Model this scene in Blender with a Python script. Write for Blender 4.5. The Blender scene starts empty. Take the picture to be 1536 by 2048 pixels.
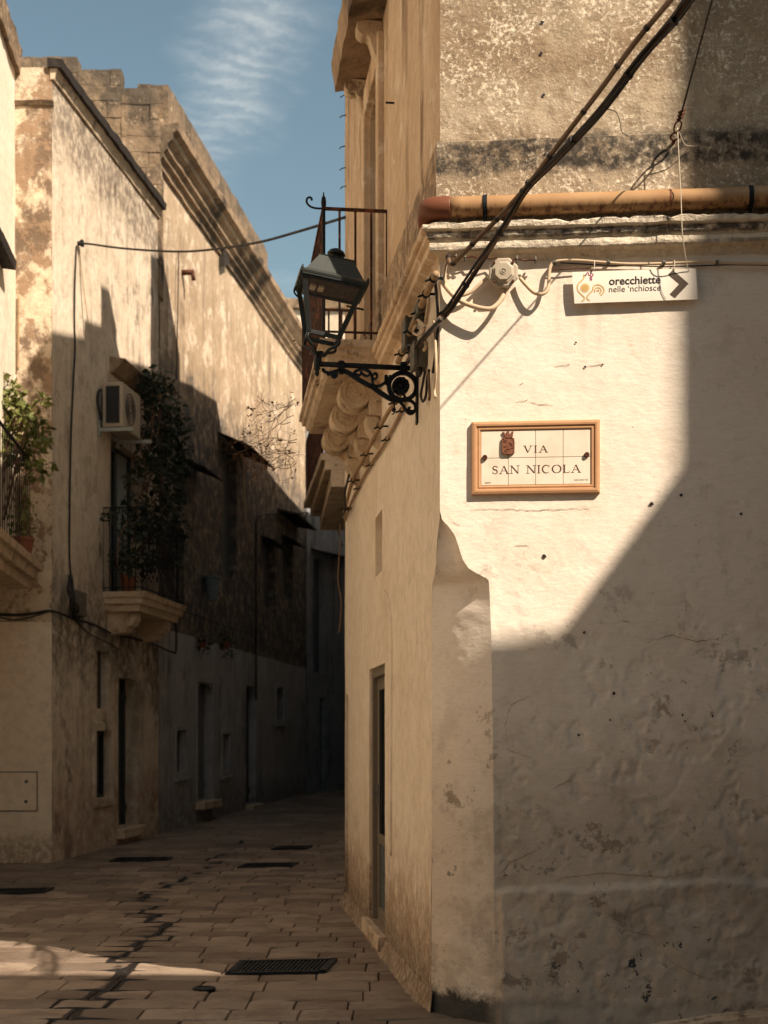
import bpy, math, random
from mathutils import Vector, Matrix, noise
R = random.Random(7)
scene = bpy.context.scene
COL = scene.collection
FPX, CX, HY, EYE = 2800.0, 768.0, 1480.0, 1.6      # lens in photo pixels, horizon row, eye height

# ---------------------------------------------------------------- planes of the place
class Plane:
    def __init__(s, ox, oy, ux, uy, side):
        l = math.hypot(ux, uy)
        s.o = Vector((ox, oy, 0)); s.u = Vector((ux/l, uy/l, 0))
        s.n = Vector((-s.u.y, s.u.x, 0)) * side
    def pt(s, a, z, off=0.0):
        p = s.o + s.u*a + s.n*off
        return Vector((p.x, p.y, z))
    def px(s, x, y, off=0.0):                      # (along, height) where the sight line meets the plane
        k = (x-CX)/FPX
        o = s.o + s.n*off
        # (o + a u).x = k (o + a u).y
        a = (k*o.y - o.x) / (s.u.x - k*s.u.y)
        Y = o.y + a*s.u.y
        return a, EYE + (HY-y)/FPX*Y
    def at(s, x, y, off=0.0):
        a, z = s.px(x, y, off)
        return s.pt(a, z, off)
def at(x, y, Y):
    return Vector(((x-CX)/FPX*Y, Y, EYE+(HY-y)/FPX*Y))
F = Plane(.317, 7.94, 1, -.09, -1)                 # front of the corner house
S = Plane(.317, 7.94, -.1214, 1, 1)                # its side along the lane
L = Plane(-4.268, 18.0, .124, 1, -1)               # houses on the left of the lane
K = Plane(-4.268, 18.0, -1, 0, 1)                  # end wall of the left houses
if L.n.x < 0: L.n = -L.n
if F.n.y > 0: F.n = -F.n
if S.n.x > 0: S.n = -S.n
if K.n.y > 0: K.n = -K.n

def gz(y):                                         # the lane climbs gently
    return 0.0 if y < 16 else (y-16)*.011

# ---------------------------------------------------------------- mesh builder
class MB:
    def __init__(s): s.v = []; s.f = []; s.mi = []; s.attr = []
    def add(s, vs, fs):
        b = len(s.v); s.v += [tuple(v) for v in vs]; s.f += [tuple(i+b for i in f) for f in fs]
        return b
    def grid(s, fn, nu, nv, flip=False):
        vs = [fn(i/nu, j/nv) for j in range(nv+1) for i in range(nu+1)]
        fs = []
        for j in range(nv):
            for i in range(nu):
                a = j*(nu+1)+i
                q = (a, a+1, a+nu+2, a+nu+1)
                fs.append(q[::-1] if flip else q)
        s.add(vs, fs)
    def quad(s, a, b, c, d, nu=1, nv=1):
        a, b, c, d = map(Vector, (a, b, c, d))
        s.grid(lambda u, v: (a*(1-u)+b*u)*(1-v) + (d*(1-u)+c*u)*v, nu, nv)
    def hexa(s, p):                                # 8 points: bottom ring 0-3, top ring 4-7
        s.add(p, [(3,2,1,0),(4,5,6,7),(0,1,5,4),(1,2,6,5),(2,3,7,6),(3,0,4,7)])
    def box(s, o, a, b, c):
        o, a, b, c = map(Vector, (o, a, b, c))
        s.hexa([o, o+a, o+a+b, o+b, o+c, o+a+c, o+a+b+c, o+b+c])
    def pbox(s, P, a0, a1, z0, z1, o0, o1):        # box on a plane
        s.hexa([P.pt(a0,z0,o0), P.pt(a1,z0,o0), P.pt(a1,z0,o1), P.pt(a0,z0,o1),
                P.pt(a0,z1,o0), P.pt(a1,z1,o0), P.pt(a1,z1,o1), P.pt(a0,z1,o1)])
    def sbox(s, p, step):                          # subdivided box from 8 points
        p = [Vector(q) for q in p]
        def q4(i,j,k,l):
            n = max(1, round(max((p[j]-p[i]).length, (p[k]-p[l]).length)/step))
            m = max(1, round(max((p[l]-p[i]).length, (p[k]-p[j]).length)/step))
            s.quad(p[i],p[j],p[k],p[l],n,m)
        for f in [(3,2,1,0),(4,5,6,7),(0,1,5,4),(1,2,6,5),(2,3,7,6),(3,0,4,7)]: q4(*f)
    def tube(s, pts, r, seg=8, cap=True):
        pts = [Vector(p) for p in pts]; n = len(pts)
        rs = r if isinstance(r, (list, tuple)) else [r]*n
        ref = Vector((0,0,1)); vs = []
        t0 = (pts[1]-pts[0]).normalized()
        if abs(t0.dot(ref)) > .95: ref = Vector((0,1,0))
        nrm = (ref - t0*ref.dot(t0)).normalized()
        for i, p in enumerate(pts):
            t = (pts[min(i+1,n-1)]-pts[max(i-1,0)])
            t = t.normalized() if t.length > 1e-9 else t0
            nrm = nrm - t*nrm.dot(t)
            nrm = nrm.normalized() if nrm.length > 1e-6 else t.orthogonal().normalized()
            b = t.cross(nrm)
            for k in range(seg):
                a = 2*math.pi*k/seg
                vs.append(p + (nrm*math.cos(a)+b*math.sin(a))*rs[i])
        fs = [(i*seg+k, i*seg+(k+1)%seg, (i+1)*seg+(k+1)%seg, (i+1)*seg+k) for i in range(n-1) for k in range(seg)]
        if cap: fs += [tuple(range(seg))[::-1], tuple((n-1)*seg+k for k in range(seg))]
        s.add(vs, fs)
    def lathe(s, base, axis, prof, seg=16):        # prof: (radius, height along axis)
        base = Vector(base); axis = Vector(axis).normalized(); x = axis.orthogonal().normalized(); y = axis.cross(x)
        vs = [base + axis*h + (x*math.cos(2*math.pi*k/seg)+y*math.sin(2*math.pi*k/seg))*max(r,1e-4) for r, h in prof for k in range(seg)]
        m = len(prof)
        fs = [(i*seg+k, i*seg+(k+1)%seg, (i+1)*seg+(k+1)%seg, (i+1)*seg+k) for i in range(m-1) for k in range(seg)]
        fs += [tuple(range(seg))[::-1], tuple((m-1)*seg+k for k in range(seg))]
        s.add(vs, fs)
    def prism(s, pts, d):                          # closed outline pushed along d
        pts = [Vector(p) for p in pts]; d = Vector(d); n = len(pts)
        s.add(pts+[p+d for p in pts], [tuple(range(n))[::-1], tuple(range(n,2*n))] + [(i,(i+1)%n,n+(i+1)%n,n+i) for i in range(n)])
    def rough(s, amp, freq, keepz=False):
        o = []
        for v in s.v:
            p = Vector(v)*freq
            d = noise.noise_vector(p)*.7 + noise.noise_vector(p*2.7)*.3
            if keepz: d.z = 0
            o.append(tuple(Vector(v)+d*amp))
        s.v = o
    def build(s, name, mat, parent=None, smooth=False, bevel=0, weld=False):
        me = bpy.data.meshes.new(name)
        me.from_pydata(s.v, [], s.f); me.update()
        ms = mat if isinstance(mat, list) else [mat]
        for m in ms: me.materials.append(m)
        if s.mi and len(s.mi) == len(me.polygons): me.polygons.foreach_set('material_index', s.mi)
        if smooth: me.polygons.foreach_set('use_smooth', [True]*len(me.polygons))
        if s.attr:
            at_ = me.attributes.new('tone', 'FLOAT_COLOR', 'POINT')
            at_.data.foreach_set('color', [c for a in s.attr for c in a])
        import bmesh
        bm = bmesh.new(); bm.from_mesh(me)
        if weld: bmesh.ops.remove_doubles(bm, verts=bm.verts, dist=.0008)
        bmesh.ops.recalc_face_normals(bm, faces=bm.faces)
        bm.to_mesh(me); bm.free()
        o = bpy.data.objects.new(name, me); COL.objects.link(o)
        if parent is not None: attach(o, parent)
        if bevel:
            b = o.modifiers.new('bevel', 'BEVEL'); b.width = bevel; b.segments = 2; b.limit_method = 'ANGLE'
        return o
def attach(o, p):
    o.parent = p
    o.matrix_parent_inverse = Matrix.Translation(-p.location) if p.type == 'EMPTY' else Matrix.Identity(4)
def tag(o, label=None, cat=None, group=None, kind=None):
    if label: o['label'] = label
    if cat: o['category'] = cat
    if group: o['group'] = group
    if kind: o['kind'] = kind
    return o
def thing(name, loc, label, cat, group=None):
    o = bpy.data.objects.new(name, None); o.empty_display_size = .2
    COL.objects.link(o); o.location = Vector(loc)
    return tag(o, label, cat, group)
def smooth_path(pts, n=6):
    pts = [Vector(p) for p in pts]; out = []
    for i in range(len(pts)-1):
        p0 = pts[max(i-1,0)]; p1 = pts[i]; p2 = pts[i+1]; p3 = pts[min(i+2,len(pts)-1)]
        for k in range(n):
            t = k/n
            out.append(.5*((2*p1)+(p2-p0)*t+(2*p0-5*p1+4*p2-p3)*t*t+(3*p1-p0-3*p2+p3)*t**3))
    return out+[pts[-1]]
def fbm(p, o=4, h=.6):
    a = 0; w = 1; t = 0
    for i in range(o):
        a += noise.noise(p)*w; t += w; w *= h; p = p*2.03
    return a/t
def sst(a, b, x):
    t = min(1, max(0, (x-a)/(b-a))); return t*t*(3-2*t)

# ---------------------------------------------------------------- materials
class NT:
    def __init__(s, name):
        s.m = bpy.data.materials.new(name); s.m.use_nodes = True
        s.t = s.m.node_tree; s.b = s.t.nodes['Principled BSDF']; s.b.inputs['Specular IOR Level'].default_value = .25
        s._c = None
    def n(s, t): return s.t.nodes.new(t)
    def lk(s, a, b): s.t.links.new(a, b)
    def inp(s, sock, v):
        if hasattr(v, 'is_linked') or isinstance(v, bpy.types.NodeSocket): s.lk(v, sock)
        else:
            if sock.type == 'RGBA' and not isinstance(v, (int, float)): v = (*v[:3], 1)
            sock.default_value = v
    def co(s):
        if s._c is None: s._c = s.n('ShaderNodeTexCoord').outputs['Object']
        return s._c
    def map(s, sc, loc=(0,0,0)):
        m = s.n('ShaderNodeMapping'); s.lk(s.co(), m.inputs[0]); m.inputs['Scale'].default_value = sc; m.inputs['Location'].default_value = loc
        return m.outputs[0]
    def noise(s, scale, detail=5, rough=.55, vec=None, dist=0):
        n = s.n('ShaderNodeTexNoise'); s.lk(vec if vec else s.co(), n.inputs['Vector'])
        n.inputs['Scale'].default_value = scale; n.inputs['Detail'].default_value = detail; n.inputs['Roughness'].default_value = rough; n.inputs['Distortion'].default_value = dist
        return n.outputs[0]
    def vor(s, scale, feat='F1', vec=None):
        n = s.n('ShaderNodeTexVoronoi'); n.feature = feat; s.lk(vec if vec else s.co(), n.inputs['Vector']); n.inputs['Scale'].default_value = scale
        return n.outputs[0]
    def rng(s, v, a, b, c=0., d=1., smooth=True):
        n = s.n('ShaderNodeMapRange'); n.interpolation_type = 'SMOOTHSTEP' if smooth else 'LINEAR'
        s.inp(n.inputs[0], v)
        for i, x in enumerate((a,b,c,d)): n.inputs[i+1].default_value = x
        return n.outputs[0]
    def math(s, op, a, b=0.):
        n = s.n('ShaderNodeMath'); n.operation = op; s.inp(n.inputs[0], a); s.inp(n.inputs[1], b); return n.outputs[0]
    def mul(s, a, b): return s.math('MULTIPLY', a, b)
    def addm(s, a, b): return s.math('ADD', a, b)
    def mix(s, f, a, b, bt='MIX'):
        n = s.n('ShaderNodeMix'); n.data_type = 'RGBA'; n.blend_type = bt
        s.inp(n.inputs[0], f); s.inp(n.inputs[6], a); s.inp(n.inputs[7], b); return n.outputs[2]
    def z(s):
        n = s.n('ShaderNodeSeparateXYZ'); s.lk(s.co(), n.inputs[0]); return n.outputs[2]
    def xyz(s):
        n = s.n('ShaderNodeSeparateXYZ'); s.lk(s.co(), n.inputs[0]); return n.outputs
    def bump(s, h, strength, dist=.01, prev=None):
        n = s.n('ShaderNodeBump'); s.lk(h, n.inputs['Height']); n.inputs['Strength'].default_value = strength; n.inputs['Distance'].default_value = dist
        if prev: s.lk(prev, n.inputs['Normal'])
        return n.outputs[0]
    def done(s, col, rough=.85, nrm=None, metal=0):
        s.inp(s.b.inputs['Base Color'], col); s.inp(s.b.inputs['Roughness'], rough); s.b.inputs['Metallic'].default_value = metal
        if nrm: s.lk(nrm, s.b.inputs['Normal'])
        return s.m
def plaster(name, base, var, fleck=None, fleck_mod=False, fleck_sc=18, fleck_th=(.52,.6), dirt=(.05,.04,.03), streak=0, streak_z=None,
            blot=0, blot_col=None, blot_sc=1.2, blot_th=(.55,.68), bands=(), pits=0, bump=.5, fine=60, off=0):
    t = NT(name)
    c = t.mix(t.rng(t.noise(1.7, 6, .6, t.map((1,1,1),(off,off,0))), .35, .65), base, var)
    c = t.mix(t.mul(t.rng(t.noise(9, 8, .72), .42, .66), .5), c, tuple(x*.72 for x in var))
    h = t.noise(fine, 6, .65)
    if blot:
        bm = t.mul(t.rng(t.noise(blot_sc, 8, .68, t.map((1,1,.75),(off*3+5,2,1))), *blot_th), blot)
        c = t.mix(bm, c, blot_col or dirt)
    if fleck:
        fn_ = t.noise(fleck_sc, 9, .75)
        if fleck_mod: fn_ = t.addm(fn_, t.mul(t.math('SUBTRACT', t.noise(3.1, 7, .7), .5), .42))
        fm = t.rng(fn_, *fleck_th)
        if fleck_mod: c = t.mix(t.mul(t.rng(t.noise(55, 4, .6), .5, .7), .5), c, tuple(x*.5 for x in var))
        c = t.mix(fm, c, fleck); h = t.addm(h, t.mul(fm, .5))
    if streak:
        sm = t.rng(t.noise(2.0, 4, .55, t.map((2.0,2.0,.13),(off,1,0)), .6), .48, .70)
        sm = t.mul(sm, t.rng(t.noise(2.2, 5, .6), .35, .6))
        if streak_z:
            sm = t.mul(sm, t.rng(t.z(), streak_z[0], streak_z[1]))
        c = t.mix(t.mul(sm, streak), c, dirt)
    for (za, zb, sf, colr, amt, nsc, nam) in bands:
        zz = t.addm(t.z(), t.mul(t.math('SUBTRACT', t.noise(nsc, 7, .7), .5), nam))
        bm = t.mul(t.rng(zz, za-sf, za+sf), t.rng(zz, zb-sf, zb+sf, 1., 0.))
        bm = t.mul(bm, t.rng(t.noise(nsc*3.1, 6, .7), .3, .6))
        c = t.mix(t.mul(bm, amt), c, colr)
    if pits:
        pm = t.mul(t.rng(t.vor(7), .0, .09, 1., 0.), t.rng(t.noise(1.1, 3), .5, .62))
        c = t.mix(t.mul(pm, pits), c, dirt); h = t.math('SUBTRACT', h, pm)
    n1 = t.bump(h, bump, .012)
    n2 = t.bump(t.noise(6, 5, .6), bump*.7, .05, n1)
    return t.done(c, .9, n2)
def paint(name, col, rough=.5, metal=0, var=.25, sc=14, bump=.12, rust=None):
    t = NT(name)
    c = t.mix(t.mul(t.rng(t.noise(sc, 6, .65), .3, .75), var), col, tuple(x*.35 for x in col))
    if rust: c = t.mix(t.rng(t.noise(sc*.8, 7, .7), rust[1], rust[1]+.12), c, rust[0])
    return t.done(c, t.rng(t.noise(sc*2, 4), .3, .7, rough*.8, min(1, rough*1.25)), t.bump(t.noise(sc*5, 5), bump, .004), metal)

WHITE = (.80,.70,.55)
def front_mat():
    t = NT('white_limewash')
    x, y, z = t.xyz()
    c = t.mix(t.rng(t.noise(1.5, 5, .6), .35, .7), (.80,.71,.60), (.75,.645,.525))
    c = t.mix(t.mul(t.rng(t.noise(30, 7, .7, t.map((.6,.6,2.2))), .45, .75), .26), c, (.46,.37,.285))
    c = t.mix(t.mul(t.rng(t.noise(7, 8, .7), .52, .72), .3), c, (.55,.44,.32))
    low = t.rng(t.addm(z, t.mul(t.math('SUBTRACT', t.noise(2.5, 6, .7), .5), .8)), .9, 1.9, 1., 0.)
    c = t.mix(t.mul(t.mul(low, .6), t.rng(x, .55, .66, .45, 1.)), c, (.37,.295,.22))  # lower wall toned down beyond the corner: dirt plus painted shade
    c = t.mix(t.mul(t.rng(t.noise(3.3, 8, .7), .5, .64), t.rng(z, .9, 2.4, .45, .0)), c, (.30,.24,.18))
    fl = t.mul(t.rng(t.noise(5.5, 9, .74), .575, .605), t.rng(t.noise(1.3, 3, .5), .42, .56))
    c = t.mix(t.mul(fl, t.rng(z, 1.2, 3.2, .75, .12)), c, (.25,.19,.14))
    dk = t.mul(t.rng(t.noise(13, 7, .72), .585, .61), t.rng(t.noise(1.7, 3, .5, t.map((1,1,1.6),(3,0,7))), .47, .56))
    dk = t.mul(dk, t.rng(z, .3, 1.5, 1., .12))
    c = t.mix(dk, c, (.045,.05,.055))
    drip = t.mul(t.rng(t.noise(4, 5, .6, t.map((3,3,.12))), .55, .7), t.rng(z, 3.2, 4.35, 0., .22))
    c = t.mix(drip, c, (.35,.26,.18))
    pk = t.mul(t.rng(t.vor(5.5), .0, .055, 1., 0.), t.rng(t.noise(1.9, 3), .5, .58))
    c = t.mix(t.mul(pk, .75), c, (.16,.10,.07))
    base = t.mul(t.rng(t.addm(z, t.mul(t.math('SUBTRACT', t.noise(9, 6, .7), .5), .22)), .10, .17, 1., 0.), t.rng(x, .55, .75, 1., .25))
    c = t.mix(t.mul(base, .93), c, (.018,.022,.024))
    h = t.addm(t.noise(30, 7, .66, t.map((.8,.8,1.7))), t.mul(t.noise(9, 6, .62, t.map((.7,.7,1.6))), 1.3))
    h = t.math('SUBTRACT', h, t.addm(t.mul(fl, .9), t.mul(pk, 1.5)))
    hz = t.bump(h, .30, .009)
    rz = t.mul(t.rng(t.noise(24, 9, .75), .25, .75), t.rng(z, .5, 2.0, 1., .15))
    hz = t.bump(rz, .28, .016, hz)
    return t.done(c, .92, hz)
M = {}
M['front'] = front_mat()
M['side'] = plaster('cream_limewash', (.80,.70,.565), (.76,.65,.51), blot=.3, blot_col=(.52,.385,.26), blot_sc=.9, blot_th=(.55,.72), streak=.12, dirt=(.30,.19,.11),
                    bands=[(-1,.75,.4,(.42,.30,.20),.8,2.4,1.1),(-1,.55,.1,(.28,.19,.125),.7,7,.9),(-1,.30,.10,(.12,.09,.065),.7,6,.5)], pits=.6, bump=.5)
M['upper_side'] = plaster('streaked_tan_plaster', (.64,.48,.325), (.56,.40,.255), fleck=(.70,.57,.42), fleck_sc=3.1, fleck_th=(.56,.60), blot=.25, blot_col=(.36,.22,.12), streak=.85, dirt=(.17,.095,.05), bump=.35,
                    bands=[(4.5,4.99,.03,(.10,.065,.04),.75,4,.1)])
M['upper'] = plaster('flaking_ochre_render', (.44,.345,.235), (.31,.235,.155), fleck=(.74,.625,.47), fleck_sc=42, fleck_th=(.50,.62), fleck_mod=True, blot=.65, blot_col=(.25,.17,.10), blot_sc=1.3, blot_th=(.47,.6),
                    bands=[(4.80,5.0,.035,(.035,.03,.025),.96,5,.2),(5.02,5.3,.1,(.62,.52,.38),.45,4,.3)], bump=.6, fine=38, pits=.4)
M['cornice'] = plaster('grimy_white_stone', (.74,.65,.51), (.62,.52,.39), fleck=(.12,.10,.085), fleck_sc=9, fleck_th=(.62,.70),
                    bands=[(4.408,4.45,.008,(.07,.06,.05),.95,5,.03),(4.352,4.372,.004,(.16,.13,.10),.7,5,.02),(4.487,4.53,.008,(.06,.05,.045),.9,7,.04)], bump=1.0, fine=30)
M['stone'] = plaster('warm_tufa', (.66,.53,.385), (.56,.43,.295), fleck=(.36,.25,.165), fleck_sc=5, fleck_th=(.56,.64), blot=.55, blot_col=(.27,.18,.115), blot_sc=2.6, bump=1.0, fine=40, pits=.5, streak=.4, dirt=(.13,.085,.05))
M['hood_stone'] = plaster('lichened_tufa', (.42,.30,.195), (.33,.23,.145), blot=.92, blot_col=(.055,.042,.032), blot_sc=.9, blot_th=(.42,.62), bump=.8)
M['ashlar'] = plaster('weathered_ashlar', (.29,.205,.13), (.20,.14,.09), fleck=(.50,.38,.26), fleck_sc=5, fleck_th=(.56,.64), blot=.8, blot_col=(.06,.048,.037), blot_sc=1.6, blot_th=(.48,.6), bump=1.0, fine=25,
                    bands=[(12.0,13,.2,(.10,.08,.06),.7,3,.5)])
M['pier'] = plaster('stained_pier_plaster', (.70,.575,.43), (.60,.47,.33), fleck=(.30,.20,.125), fleck_sc=1.6, fleck_th=(.50,.56), blot=.95, blot_col=(.15,.10,.065), blot_sc=1.1, blot_th=(.50,.58), streak=.6, dirt=(.11,.08,.055), bump=.6, off=3)
M['house_a'] = plaster('faded_cream_plaster', (.69,.59,.465), (.62,.51,.385), fleck=(.46,.375,.285), fleck_sc=2.6, fleck_th=(.53,.62), blot=.8, blot_col=(.13,.105,.085), blot_sc=1.0, blot_th=(.565,.64), streak=.55, dirt=(.12,.085,.06),
                    bands=[(2.5,3.7,.5,(.05,.044,.04),.75,2.2,2.6),(-1,1.0,.3,(.30,.18,.125),.6,2,1.2),(9.3,10.4,.25,(.10,.075,.055),.75,2.5,1.6)], bump=.5)
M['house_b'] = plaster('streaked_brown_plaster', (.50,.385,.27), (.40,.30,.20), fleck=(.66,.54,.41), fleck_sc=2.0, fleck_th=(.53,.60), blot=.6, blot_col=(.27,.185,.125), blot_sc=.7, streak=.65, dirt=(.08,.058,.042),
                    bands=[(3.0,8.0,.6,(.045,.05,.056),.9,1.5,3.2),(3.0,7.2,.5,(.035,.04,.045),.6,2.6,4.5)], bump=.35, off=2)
M['house_b_low'] = plaster('grey_whitewash', (.45,.44,.425), (.37,.365,.355), blot=.5, blot_col=(.11,.115,.12), blot_sc=.9, streak=.6, dirt=(.07,.066,.064), bands=[(-1,.6,.3,(.13,.115,.105),.7,2,.8)], bump=.5, off=6)
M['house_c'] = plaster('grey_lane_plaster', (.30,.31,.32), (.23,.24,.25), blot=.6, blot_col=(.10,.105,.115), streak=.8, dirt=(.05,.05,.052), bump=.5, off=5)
M['house_end'] = plaster('pale_end_plaster', (.72,.61,.48), (.62,.51,.39), blot=.4, blot_col=(.30,.22,.14), streak=.6, dirt=(.13,.09,.06), bump=.4)
M['yellow'] = plaster('ochre_painted_plaster', (.78,.665,.525), (.74,.62,.475), bands=[(-1,.35,.15,(.20,.14,.09),.7,4,.4)], bump=.12)
M['opposite'] = plaster('dark_town_plaster', (.075,.062,.05), (.06,.05,.04), bump=.4)
M['house_n'] = plaster('bright_cream_plaster', (.82,.73,.60), (.78,.68,.54), blot=.3, blot_col=(.45,.33,.22), blot_sc=1.0, streak=.25, dirt=(.2,.14,.09), bump=.4)
M['house_r'] = plaster('pale_lane_plaster', (.70,.69,.67), (.63,.615,.59), streak=.3, bump=.4)
M['surround'] = plaster('grey_stone_surround', (.42,.41,.40), (.33,.32,.31), bump=.4)
M['west'] = plaster('warm_town_plaster', (.48,.35,.22), (.42,.30,.18), streak=.3, bump=.3)
M['crack'] = paint('crack_shadow', (.27,.19,.13), .9)
M['blank'] = plaster('plain_town_plaster', (.15,.125,.10), (.12,.10,.08), streak=.4, bump=.4)
M['door_dark'] = paint('dark_green_door_paint', (.02,.028,.03), .5)
M['shutter'] = paint('grey_green_shutter_paint', (.09,.105,.11), .6)
M['dark_glass'] = paint('dark_glass', (.012,.014,.017), .12, var=.1, bump=.02)
M['door_alu'] = paint('dull_aluminium_paint', (.22,.185,.14), .45, .2)
M['door_pale'] = paint('pale_grey_door_paint', (.16,.16,.165), .6)
M['curtain'] = paint('pale_curtain', (.34,.36,.33), .9)
M['iron'] = paint('black_iron', (.010,.013,.016), .55, .3, rust=((.05,.022,.012),.66))
M['rusty'] = paint('rusty_railing_iron', (.05,.022,.015), .7, .2, rust=((.17,.06,.028),.52), sc=9)
M['lamp_green'] = paint('grey_green_lamp_paint', (.045,.051,.047), .45, .15, rust=((.03,.028,.024),.62), sc=8)
M['lamp_post'] = paint('shaded_lamp_frame_paint', (.026,.031,.03), .5, .15, var=.5)  # darker copy of the lamp paint, with the frame's shade put into the colour
M['lamp_dark'] = paint('dark_lamp_paint', (.018,.023,.024), .45, .2)
M['lamp_plate'] = paint('brown_lamp_plate', (.05,.034,.026), .7, .1)  # dark brown plate under the lantern roof
M['slate'] = paint('dark_slate_ledge', (.035,.028,.024), .8, var=.5, bump=.5)
M['cable_black'] = paint('black_cable', (.022,.02,.019), .55)
M['cable_brown'] = paint('sunned_brown_cable', (.16,.10,.06), .6)
M['cable_cream'] = paint('cream_cable_sheath', (.56,.43,.29), .55, var=.3)
M['conduit'] = paint('painted_conduit', (.40,.27,.155), .7, var=.6)
M['grey_box'] = paint('weathered_grey_plastic', (.13,.12,.095), .6, var=.6)
M['beige_box'] = paint('beige_plastic', (.44,.375,.285), .55, var=.25, bump=.05)
M['string'] = paint('pale_string', (.62,.54,.42), .8)
M['rust_bit'] = paint('rusty_steel', (.10,.04,.025), .7, .3)
M['ac'] = paint('cream_ac_casing', (.40,.335,.25), .5, var=.2)
M['ac_dark'] = paint('dark_louvre', (.03,.03,.032), .6)
M['pot'] = paint('terracotta_pot', (.24,.09,.05), .8)
M['blue_pot'] = paint('faded_blue_plastic', (.13,.17,.18), .6)
def pipe_mat():
    t = NT('orange_drainpipe_plastic'); z = t.z()
    c = t.mix(t.rng(t.noise(3, 4), .35, .65), (.39,.235,.115), (.32,.18,.085))
    dr = t.mul(t.rng(t.noise(7, 5, .65, t.map((4,4,.5))), .48, .6), t.rng(t.addm(z, t.mul(t.noise(9, 4), .03)), 4.55, 4.61, 1., 0.))
    c = t.mix(t.mul(dr, .85), c, (.09,.03,.018))
    return t.done(c, .42, t.bump(t.noise(30, 4), .08, .004))
M['pipe'] = pipe_mat()
M['pipe_dark'] = paint('brown_pipe_elbow', (.17,.06,.03), .45)
def leaf_mat(name, a, b):
    t = NT(name); c = t.mix(t.rng(t.noise(5, 4), .35, .65), a, b)
    t.b.inputs['Subsurface Weight'].default_value = 0
    return t.done(c, .55)
M['leaf'] = leaf_mat('sunny_leaf', (.10,.12,.03), (.17,.17,.05))
M['leaf_dark'] = leaf_mat('dark_leaf', (.016,.024,.014), (.03,.04,.02))
M['twig'] = paint('dry_twig', (.11,.06,.035), .9)
def pave_mat():
    t = NT('worn_paving_stone')
    a = t.n('ShaderNodeAttribute'); a.attribute_name = 'tone'
    sp = t.n('ShaderNodeSeparateColor'); t.lk(a.outputs['Color'], sp.inputs[0])
    c = t.mix(sp.outputs[0], (.15,.115,.087), (.32,.25,.19))
    c = t.mix(t.mul(t.rng(t.noise(2.6, 7, .66), .4, .66), .6), c, (.115,.075,.052))
    c = t.mix(t.mul(t.rng(t.noise(16, 8, .7), .5, .72), .5), c, (.09,.06,.045))
    st = t.rng(t.addm(sp.outputs[1], t.mul(t.math('SUBTRACT', t.noise(13, 6, .7), .5), .7)), .42, .62)
    c = t.mix(t.mul(st, .95), c, (.012,.011,.012))
    n = t.bump(t.noise(40, 6, .65), .4, .006)
    n = t.bump(t.noise(5, 5, .6), .3, .02, n)
    return t.done(c, t.rng(st, 0., 1., .62, .4), n)
M['pave'] = pave_mat()
M['joint'] = paint('dark_joint_soil', (.09,.068,.052), .95, var=.5, bump=.5)
def tile_mat():
    t = NT('cream_glazed_tile')
    return t.done(t.mix(t.rng(t.noise(6, 4), .35, .65), (.74,.66,.54), (.68,.585,.465)), .35, t.bump(t.noise(25, 3), .04, .004))
M['tile'] = tile_mat()
M['grout'] = paint('brown_grout', (.20,.14,.09), .9)
M['frame'] = paint('caramel_glazed_frame', (.50,.28,.145), .4, var=.22, sc=20, bump=.04)
M['ink'] = paint('dark_brown_letter_glaze', (.085,.035,.018), .5, var=.15)
M['arms'] = paint('terracotta_relief', (.22,.085,.045), .6, var=.6, sc=60)
M['board'] = paint('white_sign_board', (.80,.735,.63), .45, var=.06, sc=5, bump=.02)
M['black_print'] = paint('black_sign_print', (.025,.02,.02), .5, var=.1)
M['arrow_print'] = paint('dark_brown_arrow_print', (.10,.075,.055), .35, var=.3)
M['gold_print'] = paint('gold_sign_print', (.56,.36,.13), .5, var=.1)
M['peach_print'] = paint('peach_sign_print', (.70,.47,.23), .5, var=.1)
M['red_print'] = paint('magenta_sign_print', (.30,.03,.10), .5, var=.1)
def glass_mat():
    m = bpy.data.materials.new('clear_lamp_glass'); m.use_nodes = True; t = m.node_tree; t.nodes.clear()
    o = t.nodes.new('ShaderNodeOutputMaterial'); mx = t.nodes.new('ShaderNodeMixShader'); a = t.nodes.new('ShaderNodeBsdfTransparent'); g = t.nodes.new('ShaderNodeBsdfGlossy')
    g.inputs['Roughness'].default_value = .08; g.inputs['Color'].default_value = (.8,.8,.8,1); a.inputs[0].default_value = (.97,.97,.96,1)
    mx.inputs[0].default_value = .05; t.links.new(a.outputs[0], mx.inputs[1]); t.links.new(g.outputs[0], mx.inputs[2]); t.links.new(mx.outputs[0], o.inputs[0])
    return m
M['glass'] = glass_mat()
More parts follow.
